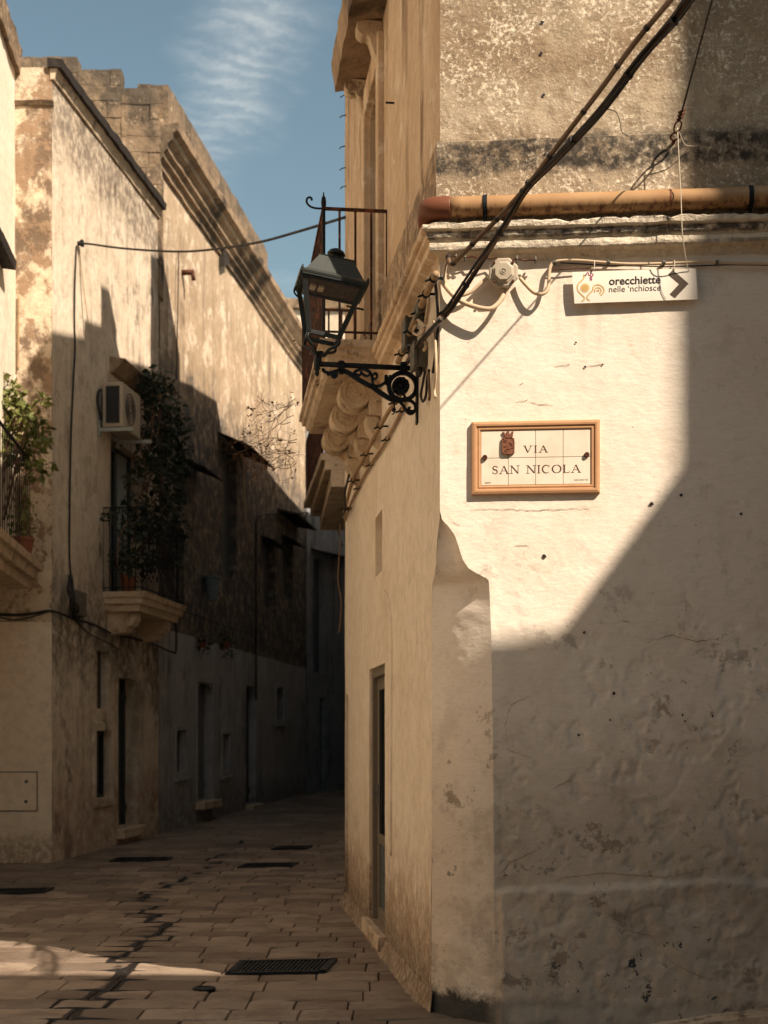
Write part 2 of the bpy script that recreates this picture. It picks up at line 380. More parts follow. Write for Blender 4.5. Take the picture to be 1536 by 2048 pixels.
# ---------------------------------------------------------------- building helpers
def cuts(a, b, marks, step):
    ms = sorted({a, b, *[m for m in marks if a < m < b]}); out = []
    for p, q in zip(ms, ms[1:]):
        n = max(1, round((q-p)/step)); out += [p+(q-p)*i/n for i in range(n)]
    return out+[b]
def wall(mb, P, a0, a1, z0, z1, holes=(), step=.25, depth=.25, off=0.0, fn=None):
    fn = fn or (lambda a, z, o: P.pt(a, z, o))
    A = cuts(a0, a1, [h for q in holes for h in q[:2]], step); Z = cuts(z0, z1, [h for q in holes for h in q[2:4]], step)
    idx = {}; vs = []; fs = []
    def V(a, z, o):
        k = (round(a,4), round(z,4), round(o,4))
        if k not in idx: idx[k] = len(vs); vs.append(fn(a, z, o))
        return idx[k]
    for a, b in zip(A, A[1:]):
        for c, d in zip(Z, Z[1:]):
            m, k = (a+b)/2, (c+d)/2
            if any(h[0] < m < h[1] and h[2] < k < h[3] for h in holes): continue
            fs.append((V(a,c,off),V(b,c,off),V(b,d,off),V(a,d,off)))
    for h in holes:
        dp = h[4] if len(h) > 4 else depth
        za = [z for z in Z if h[2]-1e-6 <= z <= h[3]+1e-6]; aa = [a for a in A if h[0]-1e-6 <= a <= h[1]+1e-6]
        for c, d in zip(za, za[1:]):
            for x in (h[0], h[1]): fs.append((V(x,c,off),V(x,d,off),V(x,d,off-dp),V(x,c,off-dp)))
        for a, b in zip(aa, aa[1:]):
            for y in (h[2], h[3]): fs.append((V(a,y,off),V(b,y,off),V(b,y,off-dp),V(a,y,off-dp)))
    mb.add(vs, fs)
def house_shell(mb, P, a0, a1, z0, z1, back, roof=True, step=1.0):    # ends, back and roof behind a facade
    b = lambda a, z: P.pt(a, z, -back)
    for a in (a0, a1):
        mb.quad(P.pt(a,z0), b(a,z0), b(a,z1), P.pt(a,z1), max(1,int(back/step)), max(1,int((z1-z0)/step)))
    mb.quad(b(a0,z0), b(a1,z0), b(a1,z1), b(a0,z1))
    if roof: mb.quad(P.pt(a0,z1), P.pt(a1,z1), b(a1,z1), b(a0,z1))
def arch_fill(mb, P, a0, a1, z1, h, off, depth, n=10):                # the two corners above an arch
    c = (a0+a1)/2; w = (a1-a0)/2
    for s in (-1, 1):
        pts = [P.pt(c+s*w, z1-h, off), P.pt(c+s*w, z1, off), P.pt(c, z1, off)]
        pts += [P.pt(c+s*w*math.sin(t*math.pi/2/n), z1-h+h*math.cos(t*math.pi/2/n), off) for t in range(1, n)]
        mb.prism(pts, P.n*-depth)
def window(parent, P, a0, a1, z0, z1, off, name='window', frame='shutter', pane='dark_glass', t=.06, bars=1, label=None):
    f = MB()
    f.pbox(P, a0, a0+t, z0, z1, off, off+.05); f.pbox(P, a1-t, a1, z0, z1, off, off+.05)
    f.pbox(P, a0+t, a1-t, z1-t, z1, off, off+.05); f.pbox(P, a0+t, a1-t, z0, z0+t, off, off+.05)
    for i in range(bars):
        m = a0+(a1-a0)*(i+1)/(bars+1); f.pbox(P, m-t*.4, m+t*.4, z0+t, z1-t, off, off+.045)
    w = f.build(name, M[frame], parent, bevel=.004)
    g = MB(); g.pbox(P, a0+t*.5, a1-t*.5, z0+t*.5, z1-t*.5, off+.012, off+.022); g.build('pane', M[pane], w)
    if label: w['label'] = label
    return w
def plank_door(parent, P, a0, a1, z0, z1, off, mat, boards=5, handle=True):
    d = MB(); n = boards
    for i in range(n):
        x0 = a0+(a1-a0)*i/n; x1 = a0+(a1-a0)*(i+1)/n
        d.pbox(P, x0+.003, x1-.003, z0, z1, off, off+.045+.006*(i%2))
    d.pbox(P, a0, a1, z0+.2, z0+.32, off+.05, off+.065); d.pbox(P, a0, a1, z1-.35, z1-.23, off+.05, off+.065)
    o = d.build('door', M[mat], parent, bevel=.004)
    if handle:
        h = MB(); h.tube([P.pt(a0+.1,z0+1,off+.05),P.pt(a0+.1,z0+1,off+.1),P.pt(a0+.2,z0+1,off+.1)], .012); h.build('handle', M['iron'], o, smooth=True)
    return o
def railing(parent, pts, z0, z1, mat, sp=.11, r=.008, name='railing', rail=.016, skip=()):
    m = MB()
    for k, (p, q) in enumerate(zip(pts, pts[1:])):
        p = Vector(p); q = Vector(q); d = q-p; n = max(1, round(d.length/sp))
        u = d.normalized(); s = Vector((-u.y,u.x,0))
        for z, hh in ((z1, .018), (z0+.06, .010)):
            m.box(Vector((p.x,p.y,z-hh/2))-s*rail-u*.012, d+u*.024, s*rail*2, (0,0,hh))
        if k in skip: continue
        for i in range(n+1):
            x = p+d*i/n
            m.tube([(x.x,x.y,z0), (x.x,x.y,z1)], r, 6)
    return m.build(name, M[mat], parent)
def hood(parent, P, a0, a1, z, proj, th=.08, drop=.0, mat='slate', name='hood'):
    m = MB()
    p = [P.pt(a0,z-th,-.02), P.pt(a1,z-th,-.02), P.pt(a1,z-th-drop,proj), P.pt(a0,z-th-drop,proj),
         P.pt(a0,z,-.02), P.pt(a1,z,-.02), P.pt(a1,z-drop-.02,proj+.02), P.pt(a0,z-drop-.02,proj+.02)]
    m.sbox(p, .12); m.rough(.012, 5)
    return m.build(name, M[mat], parent, weld=True)
def sweep(paths, nv):                       # list of equal-length point rows -> grid
    m = MB(); n = len(paths[0])
    vs = [p for row in paths for p in row]
    fs = [(j*n+i, j*n+i+1, (j+1)*n+i+1, (j+1)*n+i) for j in range(len(paths)-1) for i in range(n-1)]
    m.add(vs, fs); return m

# ---------------------------------------------------------------- the corner house
CH = thing('corner_house', F.pt(0,0), 'whitewashed two storey corner house with ochre upper wall, street name tiles and a lane doorway', 'house')
def corner_off(o):                          # where the two facade lines offset by o meet
    p, q = F.o+F.n*o, S.o+S.n*o
    d = F.u.x*S.u.y - F.u.y*S.u.x
    t = ((q.x-p.x)*S.u.y - (q.y-p.y)*S.u.x)/d
    return p + F.u*t
CUT = [(-.1,.30),(.35,.315),(.8,.305),(1.6,.30),(2.2,.29),(2.40,.283),(2.50,.277),(2.515,.262),(2.54,.215),(2.57,.165),(2.62,.13),(2.70,.105),(2.76,.085),(2.81,.05),(2.85,.012),(2.90,0)]
def cut(z):
    for (a, x), (b, y) in zip(CUT, CUT[1:]):
        if a <= z <= b: return x+(y-x)*(z-a)/(b-a)
    return 0.0
def plinth(a, z):
    e = .74 + .05*a + .03*noise.noise(Vector((a*3,0,5))) + .02*noise.noise(Vector((a*11,0,5)))
    k = 1-sst(e-.022, e+.010, z)
    rgh = fbm(Vector((a*7, z*7, 3)), 5)*.020
    big = fbm(Vector((a*2.2, z*2.2, 9)), 4)
    flake = sst(.08, .16, fbm(Vector((a*4+9, z*4, 1)), 5, .65)) * -.007 * sst(3.0, 1.4, z) if z < 3 else 0
    ridge = -.004*(1-abs(fbm(Vector((a*3+2, z*3, 4)), 3)))**14
    low = 1-sst(1.2, 2.4, z)
    return .036*k + rgh*(.14+.75*k) + big*(.005+.005*k) + flake + ridge*low + .02*(1-sst(.0,.12,z))
fm = MB()
ZT = 4.57
def ffn(u, v):
    z = -.15 + (ZT+.15)*v; c = cut(z)
    a = c + (2.7-c)*u
    return F.pt(a, z, plinth(a, z)*(sst(0,.05,a-c)*.8+.2))
fm.grid(ffn, 210, 340)
fm.quad(F.pt(2.7,-.15), F.pt(9,-.15), F.pt(9,ZT), F.pt(2.7,ZT), 30, 25)
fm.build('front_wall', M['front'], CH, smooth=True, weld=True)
cm = MB()
def cfn(u, v):
    z = -.15 + 3.02*v; c = cut(z)
    p = F.pt(c, z, plinth(c, z)*.2)*(1-u) + S.pt(c, z)*u
    n = (F.n+S.n).normalized()
    w = math.sin(math.pi*u)
    return p + n*w*(fbm(Vector((u*2,z*6,7)),5)*.012*(1+1.3*(1-sst(.6,.8,z))) + .02*sst(2.45,2.3,z) - .02*sst(2.52,2.6,z)) 
cm.grid(cfn, 24, 220)
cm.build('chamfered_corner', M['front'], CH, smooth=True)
SL = 5.80
door = (S.px(770,1500)[0], S.px(738.5,1500)[0], .14, 2.18, .13)
slot = (S.px(764.5,1100)[0], S.px(750.5,1100)[0], 2.89, 3.36, .10)
niche = (S.px(696.5,1400)[0], SL-.03, .12, 2.05, .22)
bdoor = (S.px(763,300)[0], S.px(739,300)[0], 4.56, 6.72, .22)
sm = MB()
wall(sm, S, .4, SL, -.15, ZT, [door, slot, niche], .12, .13)
def sfn(u, v):
    z = -.15+(ZT+.15)*v; c = cut(z); return S.pt(c+(.4-c)*u, z)
sm.grid(sfn, 4, 80)
sm.rough(.006, 2.2)
sm.build('side_wall', M['side'], CH, smooth=False, weld=True)
m = MB(); arch_fill(m, S, niche[0], niche[1], niche[3], .25, -.004, .2); m.pbox(S, niche[0]-.02, niche[1]+.02, -.1, 2.1, -.24, -.22)
m.build('niche_arch', M['side'], CH)
m = MB(); m.pbox(S, slot[0]-.05, slot[1]+.05, slot[2]-.05, slot[3]+.05, -.12, -.099); m.build('wall_slot', M['stone'], CH)
m = MB()                                      # sloped skirt of plaster at the foot of the side wall
m.grid(lambda u, v: S.pt(.27+(SL-.27)*u, .15*(1-v)**2.2-.03, .003+(.10*v)*(.25+.75*sst(0,.12,u))+.012*v*noise.noise(Vector((u*22,0,3)))), 90, 8); m.rough(.004, 5); m.build('wall_skirt', M['side'], CH, smooth=True)
# lane door
dr = MB(); a0, a1, z0, z1, dp = door; t = .075
dr.pbox(S, a0, a0+t, z0, z1, -.11, -.02); dr.pbox(S, a1-t, a1, z0, z1, -.11, -.02); dr.pbox(S, a0+t, a1-t, z1-t, z1, -.11, -.02)
dfr = dr.build('door_frame', M['door_alu'], CH, bevel=.004)
lf = MB(); b0, b1 = a0+t, a1-t
lf.pbox(S, b0, b0+.08, z0, z1-t, -.10, -.06); lf.pbox(S, b1-.08, b1, z0, z1-t, -.10, -.06)
lf.pbox(S, b0+.08, b1-.08, z0, z0+.1, -.10, -.06); lf.pbox(S, b0+.08, b1-.08, z0+.62, z0+.7, -.10, -.06); lf.pbox(S, b0+.08, b1-.08, z1-t-.1, z1-t, -.10, -.06)
leaf_ = lf.build('door', M['door_alu'], CH, bevel=.004)
pn = MB(); pn.pbox(S, b0+.08, b1-.08, z0+.7, z1-t-.1, -.088, -.080); pn.build('pane', M['dark_glass'], leaf_)
pn = MB(); pn.pbox(S, b0+.08, b1-.08, z0+.1, z0+.62, -.088, -.078); pn.build('lower_panel', M['shutter'], leaf_)
pn = MB()
for i in range(7):
    x = b0+.12+(b1-b0-.24)*i/6; pn.tube([S.pt(x,z0+.7,-.07), S.pt(x,z1-t-.1,-.07)], .006, 6)
pn.build('door_grille', M['iron'], leaf_)
pn = MB(); pn.pbox(S, b1-.065, b1-.025, z0+.93, z0+1.09, -.06, -.05); pn.tube([S.pt(b1-.045,z0+1.03,-.05),S.pt(b1-.045,z0+1.03,-.015),S.pt(b1-.15,z0+1.03,-.015)], .01, 8)
pn.build('handle', M['door_pale'], leaf_, bevel=.002)
m = MB(); m.pbox(S, a0-.05, a1+.05, .02, .137, -.13, .06); m.build('door_sill', M['stone'], CH, bevel=.01)
m = MB()                                      # raised outline of a blocked archway
pts = smooth_path([S.at(770,1183), S.at(778,1200), S.at(783.5,1245), S.at(785,1330), S.at(784,1500), S.at(783,1712)], 8)
m.tube([p+S.n*.002 for p in pts], .014, 8); m.build('blocked_arch_edge', M['side'], CH, smooth=True)

# upper walls (a 2 cm step in front of which the drainpipe runs)
ZB = 4.985; ZR = 10.8
um = MB(); um.grid(lambda u, v: F.pt(2.7*u, ZB+3.0*v, fbm(Vector((u*16,v*20,2)),5)*.012), 90, 100)
um.quad(F.pt(2.7,ZB), F.pt(9,ZB), F.pt(9,ZB+3), F.pt(2.7,ZB+3), 6, 3)
um.quad(F.pt(0,ZB+3), F.pt(9,ZB+3), F.pt(9,ZR), F.pt(0,ZR), 9, 4)
um.build('upper_front_wall', M['upper'], CH, smooth=True)
um = MB(); wall(um, S, 0, SL, ZB, ZR, [(bdoor[0],bdoor[1],ZB,bdoor[3])], .2, .22)
um.rough(.006, 2); um.build('upper_side_wall', M['upper_side'], CH, weld=True)
def csq(z): return 4.345+(z-4.34)*.62
def wrap(profile, name, mat, amp, freq, a_end=2.7, n2=110, ragged=None):
    rows = []
    for (o, z) in profile:
        c = corner_off(o); e2 = F.pt(a_end, 0, o)
        rows.append([Vector(((c+(e2-c)*i/n2).x,(c+(e2-c)*i/n2).y,z)) for i in range(n2+1)])
    m = sweep(rows, 0); m.rough(amp, freq)
    if ragged:
        m.v = [(x,y,z-(max(0,fbm(Vector((x*11,y*11,1)),3,.7))*.05 if z > ragged else 0)) for x,y,z in m.v]
    q = sweep([[F.pt(a_end,z,o), F.pt(9,z,o)] for o, z in profile], 0); m.add(q.v, q.f)      # plain continuation along the street
    return m.build(name, M[mat], CH, smooth=False)
def wrap_side(profile, name, mat, amp, freq, n1=70, ragged=None):
    rows = []
    for (o, z) in profile:
        c = corner_off(o); e = S.pt(SL, 0, o)
        rows.append([Vector(((c+(e-c)*i/n1).x,(c+(e-c)*i/n1).y,z)) for i in range(n1+1)])
    m = sweep(rows, 0); m.rough(amp, freq)
    if ragged: m.v = [(x,y,z-(max(0,fbm(Vector((x*11,y*11,1)),3,.7))*.05 if z > ragged else 0)) for x,y,z in m.v]
    return m.build(name, M[mat], CH, smooth=False)
band = [(0,4.992),(.022,4.98),(.024,4.9),(.022,4.75),(.022,4.6),(.022,4.46)]
wrap(band, 'string_band', 'upper', .006, 6)
wrap_side(band, 'side_band', 'upper_side', .006, 6)
prof = [(0,4.30),(.006,4.318),(.02,4.338),(.055,4.349),(.066,4.353),(.069,4.358),(.070,4.394),(.062,4.399),(.070,4.406),(.086,4.420),(.092,4.438),(.086,4.446),(.104,4.452),(.112,4.460),(.116,4.488),(.108,4.497),(.02,4.502)]
wrap(prof, 'cornice', 'cornice', .007, 9, ragged=4.48)
wrap_side(prof, 'side_cornice', 'upper_side', .007, 9, ragged=4.48)
m = MB(); house_shell(m, F, 0.02, 9, -.15, ZR, 5.6, step=3)
del m.f[:]; m.v = []
bk = [S.pt(SL,0), F.pt(9,0), F.pt(9,0,-5.7)]
for p, q2 in ((bk[0],bk[2]), (bk[2],bk[1])):
    m.quad(Vector((p.x,p.y,-.15)), Vector((q2.x,q2.y,-.15)), Vector((q2.x,q2.y,ZR)), Vector((p.x,p.y,ZR)), 4, 4)
m.add([(p.x,p.y,ZR) for p in (F.pt(0,0), bk[1], bk[2], bk[0])], [(0,1,2,3)])
m.build('roof_and_back_walls', M['blank'], CH)
# balcony door
a0, a1, z0, z1, dp = bdoor
m = MB(); tw = .12
for x0, x1 in ((a0-.16, a0-.02), (a1+.02, a1+.34)): m.pbox(S, x0, x1, 4.56, 6.95, -.01, .05)
m.pbox(S, a0-.02, a1+.02, 6.74, 6.95, -.01, .05)
m.build('door_surround', M['upper_side'], CH, bevel=.012)
w = window(CH, S, a0, a1, 4.58, z1, -.21, 'balcony_door', 'shutter', 'shutter', .08, 1)
# hood over it
m = MB(); h0, h1 = S.px(760,0)[0]-.05, (11.75-7.94)/S.u.y
m.sbox([S.pt(h0-.5,7.08,-.02), S.pt(h1,7.08,-.02), S.pt(h1,7.02,.27), S.pt(h0-.5,7.02,.27), S.pt(h0-.5,7.32,-.02), S.pt(h1,7.32,-.02), S.pt(h1,7.26,.30), S.pt(h0-.5,7.26,.30)], .06)
m.rough(.014, 6); hd = m.build('door_hood', M['hood_stone'], CH, weld=True)
def scroll(P, a, z, w, rad, proj, drop):       # a scrolled bracket seen from the side
    m = MB(); pts = []
    pr = [(0,0),(proj,0),(proj,-rad*.5),(proj-rad*.1,-rad*1.2),(proj-rad*.6,-rad*1.6),(proj-rad*1.3,-rad*1.7),(proj*.35,-drop*.75),(proj*.15,-drop),(0,-drop)]
    pr = [Vector((x,y,0)) for x,y in pr]
    pr = [pr[0]] + smooth_path(pr[1:], 4)
    m.prism([P.pt(a, z+p.y, p.x) for p in pr], P.u*w)
    return m
for a in (h0-.15, h1-.2):
    b = scroll(S, a, 7.05, .14, .07, .2, .32); b.rough(.006, 8); b.build('bracket', M['stone'], hd, bevel=.012)
# hooks and nails along the silhouette
m = MB()
for (x, y) in ((690,190),(689,230),(688,292),(689,335),(690,372)):
    p = S.at(x+3, y); m = MB(); m.tube([p, p+S.n*.04+Vector((0,0,-.01)), p+S.n*.06+Vector((0,0,-.03))], .005, 5); m.build('wall_nail', M['iron'], CH)
for (x, y, k) in ((764,70,1),(735,202,1),(788,206,0)):
    p = S.at(x, y); m = MB(); m.tube([p-S.n*.02, p+S.n*.06], .008, 6)
    if k: m.tube([p+S.n*.06+Vector((0,0,-.012)), p+S.n*.06+Vector((0,0,.022))], .008, 6)
    m.build('wall_hook', M['iron'], CH)
# balcony
bz = 4.55; by0, by1 = (10.34-7.94)/S.u.y, (12.80-7.94)/S.u.y; bp = .50
m = MB()
def ring(z, g): return [S.pt(by0-g, z, -.02), S.pt(by0-g, z, bp+g), S.pt(by1+g, z, bp+g), S.pt(by1+g, z, -.02)]
lv = [(bz,.0),(bz-.05,.005),(bz-.058,-.016),(bz-.10,-.024),(bz-.11,-.05),(bz-.15,-.06),(bz-.18,-.09)]
rows = []
for z, g in lv:
    r = ring(z, g); row = []
    for p, q in zip(r, r[1:]):
        n = max(2, round((q-p).length/.1)); row += [p+(q-p)*i/n for i in range(n)]
    rows.append(row+[r[3]])
k = min(len(r) for r in rows)
for r in rows:
    while len(r) > k: r.pop(-2)
m = sweep(rows, 0)
t0 = ring(bz, 0); b0_ = ring(bz-.18, -.09)
m.quad(*t0, 8, 10); m.quad(*b0_, 8, 10)
m.rough(.010, 7)
bal = m.build('balcony', M['stone'], CH)
for y in (10.70, 11.50, 12.30):
    a = (y-7.94)/S.u.y; zc, pc_, rc = 4.255, .20, .122
    outl = [(-.01,4.40),(pc_,4.40)] + [(pc_+rc*math.cos(t), zc+rc*math.sin(t)) for t in [math.pi/2-i*math.pi/12 for i in range(0,17)]] + [(.10,zc-.10),(.085,zc-.16),(-.01,zc-.18)]
    m = MB(); m.prism([S.pt(a, z, p) for p, z in outl], S.u*.25)
    m.rough(.005, 7); cb_ = m.build('corbel', M['stone'], bal, bevel=.02)
    m = MB(); m.tube([S.pt(a-.001, zc+r_*math.sin(q_), pc_+r_*math.cos(q_)) for q_, r_ in [(.9-i*.3, .085-.0008*i) for i in range(22)]], .006, 6); m.build('scroll_line', M['stone'], cb_, smooth=True)
    m = MB(); m.prism([S.pt(a+.03, zc+q, p) for p, q in ((-.01,-.40),(.04,-.37),(.11,-.25),(.12,-.17),(-.01,-.17))], S.u*.19); m.rough(.004,8); m.build('corbel_foot', M['stone'], bal, bevel=.014)
ip = [S.pt(by0+.03, 0, .0), S.pt(by0+.03, 0, bp-.03), S.pt(by1-.03, 0, bp-.03), S.pt(by1-.03, 0, .0)]
railing(bal, ip, bz, bz+.965, 'rusty', .115, .010, 'balcony_railing', .014)
m = MB(); c = ip[1]; zt = bz+.965
m.tube([(c.x,c.y,bz),(c.x,c.y,zt)], .013, 8)
m.lathe((c.x,c.y,zt-.005), (0,0,1), [(.012,0),(.017,.02),(.02,.05),(.015,.085),(.006,.1),(.004,.125)], 10)
d = (ip[1]-ip[0]).normalized()
sc = [(0,0),(.06,.0),(.10,.012),(.125,.04),(.12,.07),(.10,.078),(.088,.068),(.09,.056)]
m.tube(smooth_path([Vector((c.x,c.y,zt))+d*x+Vector((0,0,z)) for x,z in sc], 5), .008, 6)
m.build('railing_post', M['iron'], bal, smooth=True)

# cracks and pock marks in the white plaster
def crack(m, pts, w=.004, off=.004, jit=.012, seed=0):
    r = random.Random(seed); path = []
    for (x0,y0), (x1,y1) in zip(pts, pts[1:]):
        n = max(2, int(math.hypot(x1-x0,y1-y0)/7))
        for i in range(n): path.append((x0+(x1-x0)*i/n+r.uniform(-1,1)*jit*350*.5, y0+(y1-y0)*i/n+r.uniform(-1,1)*jit*350*.4))
    path.append(pts[-1]); L_ = len(path)
    for i in range(L_-1):
        p = []
        for j in (i, i+1):
            a, z = F.px(*path[j]); ww = w*(.35+.65*math.sin(math.pi*(j+.5)/(L_+.5)))*r.uniform(.6,1.2)
            o = plinth(a, z)*(sst(0,.05,a-cut(z))*.8+.2)+off
            p.append((F.pt(a, z+ww/2, o), F.pt(a+ww/3, z-ww/2, o)))
        m.add([p[0][0], p[1][0], p[1][1], p[0][1]], [(0,1,2,3)])
m = MB()
for k, c in enumerate([[(890,1022),(905,1045),(920,1050)],[(930,655),(938,680),(942,705)],[(1030,806),(1055,800),(1062,806),(1105,812)],
    [(1040,770),(1046,766)],[(1110,735),(1140,728)],[(940,1018),(985,1019),(1100,1020),(1180,1017)],[(920,990),(938,1012)],
    [(1170,735),(1210,728)],[(1030,1090),(1060,1093)],[(1150,905),(1180,910)],[(1060,1392),(1020,1410),(1010,1450),(1015,1500),(1060,1515)],[(1100,1580),(1140,1560),(1160,1600)],
    [(990,1760),(1020,1725),(1075,1700)],[(1110,1760),(1200,1745),(1330,1755),(1420,1735)],[(1210,1850),(1300,1870),(1350,1930),(1420,1960),(1440,1900)],[(1240,1243),(1262,1246)],[(1300,1282),(1345,1270),(1390,1283),(1440,1276)],[(1190,1860),(1195,1800)]]):
    m = MB(); crack(m, c, .0036, .0035, .011, k); m.build('crack', M['crack'], CH)
m = MB(); r = random.Random(3)
holes = [(1303,1008,9),(1362,990,6),(1088,1112,8),(1168,1265,5),(1085,45,8),(1082,108,7),(1087,190,7),(1090,312,6),(1170,734,5),(1482,1028,6),(1228,1387,6),(1158,1470,5),(1365,1430,4),(1370,1442,4),(1425,1432,5),(1220,1440,4),(1152,686,4),(1205,730,4),(878,1595,0)]
for x, y, s in holes:
    if not s: continue
    a, z = F.px(x, y); o = (plinth(a,z) if z < 4.5 else .024 if z < ZB else fbm(Vector((a/2.7*16,(z-ZB)/3*20,2)),5)*.012)+.006
    n = 9; s = s/353*.48
    m = MB(); m.add([F.pt(a,z,o)]+[F.pt(a+s*(.6+r.random()*.8)*math.cos(6.283*i/n), z+s*(.6+r.random()*.8)*math.sin(6.283*i/n), o) for i in range(n)], [(0,i+1,(i+1)%n+1) for i in range(n)]); m.build('pock_mark', M['black_print'], CH)
# ---------------------------------------------------------------- left side of the lane
def Lz(x, y, off=0): return L.px(x, y, off)
S1, S2, S3 = 0.0, Lz(317,500)[0], Lz(613,690)[0]
Z1, Z2 = 10.25, 11.55
# first left house
HA = thing('cream_house', L.pt(0,0), 'faded cream house with dark roof ledge and plant filled balcony left of the lane', 'house')
def rect(x0, x1, y0, y1, dp=.2):
    xm = (x0+x1)/2
    a0 = Lz(x0, 1400)[0]; a1 = Lz(x1, 1400)[0]; am = Lz(xm, y0)
    return (a0, a1, am[1] if False else Lz(xm,y1)[1], Lz(xm,y0)[1], dp)
hA = [rect(237,276,1358,1652,.25), rect(190,221,1462,1596,.15), rect(194,217,1302,1418,.12)]
bD = (Lz(232,1000)[0]-.25, Lz(283,1000)[0], 3.75, 6.0, .22)
m = MB(); wall(m, L, S1, S2, -.15, Z1, hA+[bD], .2); m.rough(.012, 1.6)
m.build('front_wall', M['house_a'], HA, weld=True)
m = MB(); wall(m, K, 0, 1.2, 3.12, Z1, [], .15); m.rough(.02, 1.8); m.build('end_wall', M['pier'], HA)
m = MB(); wall(m, K, -.002, 4.0, -.15, 3.12, [], .3, .1, .012)
m.quad(K.pt(-.002,3.12,.012), K.pt(4,3.12,.012), K.pt(4,3.12,-.05), K.pt(-.002,3.12,-.05), 5, 1); m.rough(.006,1.5); m.build('painted_ground_floor', M['yellow'], HA)
m = MB()
for p, q in ((L.pt(0,0,-.02), K.pt(1.2,0,-.02)), (K.pt(1.2,0,-.02), Vector((-9,22,0))), (Vector((-9,22,0)), L.pt(S2,0,-6))):
    m.quad((p.x,p.y,-.15),(q.x,q.y,-.15),(q.x,q.y,Z1),(p.x,p.y,Z1))
m.f.pop(0); m.f = m.f
m.add([(p.x,p.y,Z1-.03) for p in (L.pt(0,0,-.02), L.pt(S2,0,-.02), L.pt(S2,0,-6), Vector((-9,22,0)), K.pt(1.2,0,-.02))], [(0,1,2,3,4)])
m.build('roof', M['blank'], HA)
m = MB()
m.sbox([L.pt(-.06,Z1-.02,-.05), L.pt(S2-.01,Z1-.02,-.05), L.pt(S2-.01,Z1-.03,.13), L.pt(-.06,Z1-.03,.13), L.pt(-.06,Z1+.10,-.05), L.pt(S2-.01,Z1+.10,-.05), L.pt(S2-.01,Z1+.07,.15), L.pt(-.06,Z1+.07,.15)], .12)
m.rough(.022, 5); m.build('roof_ledge', M['slate'], HA)
m = MB(); m.sbox([L.pt(-.02,Z1-.16,-.02), L.pt(S2-.02,Z1-.16,-.02), L.pt(S2-.02,Z1-.16,.03), L.pt(-.02,Z1-.16,.03), L.pt(-.02,Z1-.025,-.02), L.pt(S2-.02,Z1-.025,-.02), L.pt(S2-.02,Z1-.025,.075), L.pt(-.02,Z1-.025,.075)], .2); m.rough(.008,5); m.build('moulding', M['stone'], HA)
m = MB(); m.sbox([K.pt(-.02,9.75,-.02),K.pt(1.0,9.75,-.02),K.pt(1.0,9.75,.03),K.pt(-.02,9.75,.03),K.pt(-.02,9.82,-.02),K.pt(1.0,9.82,-.02),K.pt(1.0,9.8,.06),K.pt(-.02,9.8,.06)],.15); m.rough(.012,6); m.build('end_ledge', M['ashlar'], HA)
h = hA[0]; plank_door(HA, L, h[0], h[1], h[2], h[3], -.25, 'door_dark', 6)
m = MB(); m.pbox(L, h[0]-.1, h[1]+.1, h[2]-.16, h[2]-.01, -.2, .12); m.build('doorstep', M['stone'], HA, bevel=.015)
h = hA[1]; window(HA, L, *h[:4], -.15, 'window', 'door_dark', 'dark_glass', .05, 1)
m = MB(); q = .13
m.pbox(L, h[0]-q, h[0], h[2]-q, h[3]+q, 0, .03); m.pbox(L, h[1], h[1]+q, h[2]-q, h[3]+q, 0, .03); m.pbox(L, h[0], h[1], h[3], h[3]+q, 0, .03); m.pbox(L, h[0], h[1], h[2]-q, h[2], 0, .03)
m.build('window_surround', M['house_a'], HA, bevel=.02)
h = hA[2]; m = MB(); m.pbox(L, h[0], h[1], h[2], h[3], -.13, -.118); m.build('blocked_window', M['opposite'], HA)
w = window(HA, L, bD[0], bD[1], bD[2], bD[3], -.22, 'balcony_door', 'shutter', 'dark_glass', .07, 1)
m = MB(); c0 = (bD[0]+bD[1])/2
for i in range(7):
    m.tube([L.pt(c0+.05+i*.06, bD[2]+.1, -.15), L.pt(c0+.05+i*.06, bD[3]-.08, -.16)], .032, 6)
m.build('curtain', M['curtain'], w, smooth=True)
m = MB()
a0, a1 = Lz(219,740)[0], Lz(300,740)[0]+.2; zh = Lz(219,712)[1]
m.sbox([L.pt(a0,zh-.24,0),L.pt(a1,zh-.24,0),L.pt(a1,zh-.22,.06),L.pt(a0,zh-.22,.06),L.pt(a0,zh,-.02),L.pt(a1,zh,-.02),L.pt(a1,zh-.05,.24),L.pt(a0,zh-.05,.24)],.12); m.rough(.015,5); m.build('door_hood', M['hood_stone'], HA)
# balcony
ya, yb = (20-18)/L.u.y, (22.25-18)/L.u.y; bzA = 3.72
m = MB()
for (z0, z1, p, e) in ((bzA-.08,bzA,.62,.0),(bzA-.17,bzA-.083,.58,-.03),(bzA-.27,bzA-.173,.52,-.09)):
    m.sbox([L.pt(ya-e,z0,-.02),L.pt(yb+e,z0,-.02),L.pt(yb+e,z0,p-.02),L.pt(ya-e,z0,p-.02),L.pt(ya-e,z1,-.02),L.pt(yb+e,z1,-.02),L.pt(yb+e,z1,p),L.pt(ya-e,z1,p)],.3)
m.rough(.006,4); bA = m.build('balcony', M['stone'], HA)
for a in (ya+.2, yb-.5):
    m = MB(); m.prism([L.pt(a, bzA-.27+q, p) for p, q in ((-.01,0),(.42,0),(.42,-.12),(.36,-.2),(.3,-.22),(.28,-.3),(0,-.34),(-.01,-.34))], L.u*.28); m.build('corbel', M['stone'], bA, bevel=.02)
railing(bA, [L.pt(ya+.03,0,0), L.pt(ya+.03,0,.57), L.pt(yb-.03,0,.57), L.pt(yb-.03,0,0)], bzA, bzA+1.2, 'iron', .1, .009, 'balcony_railing')
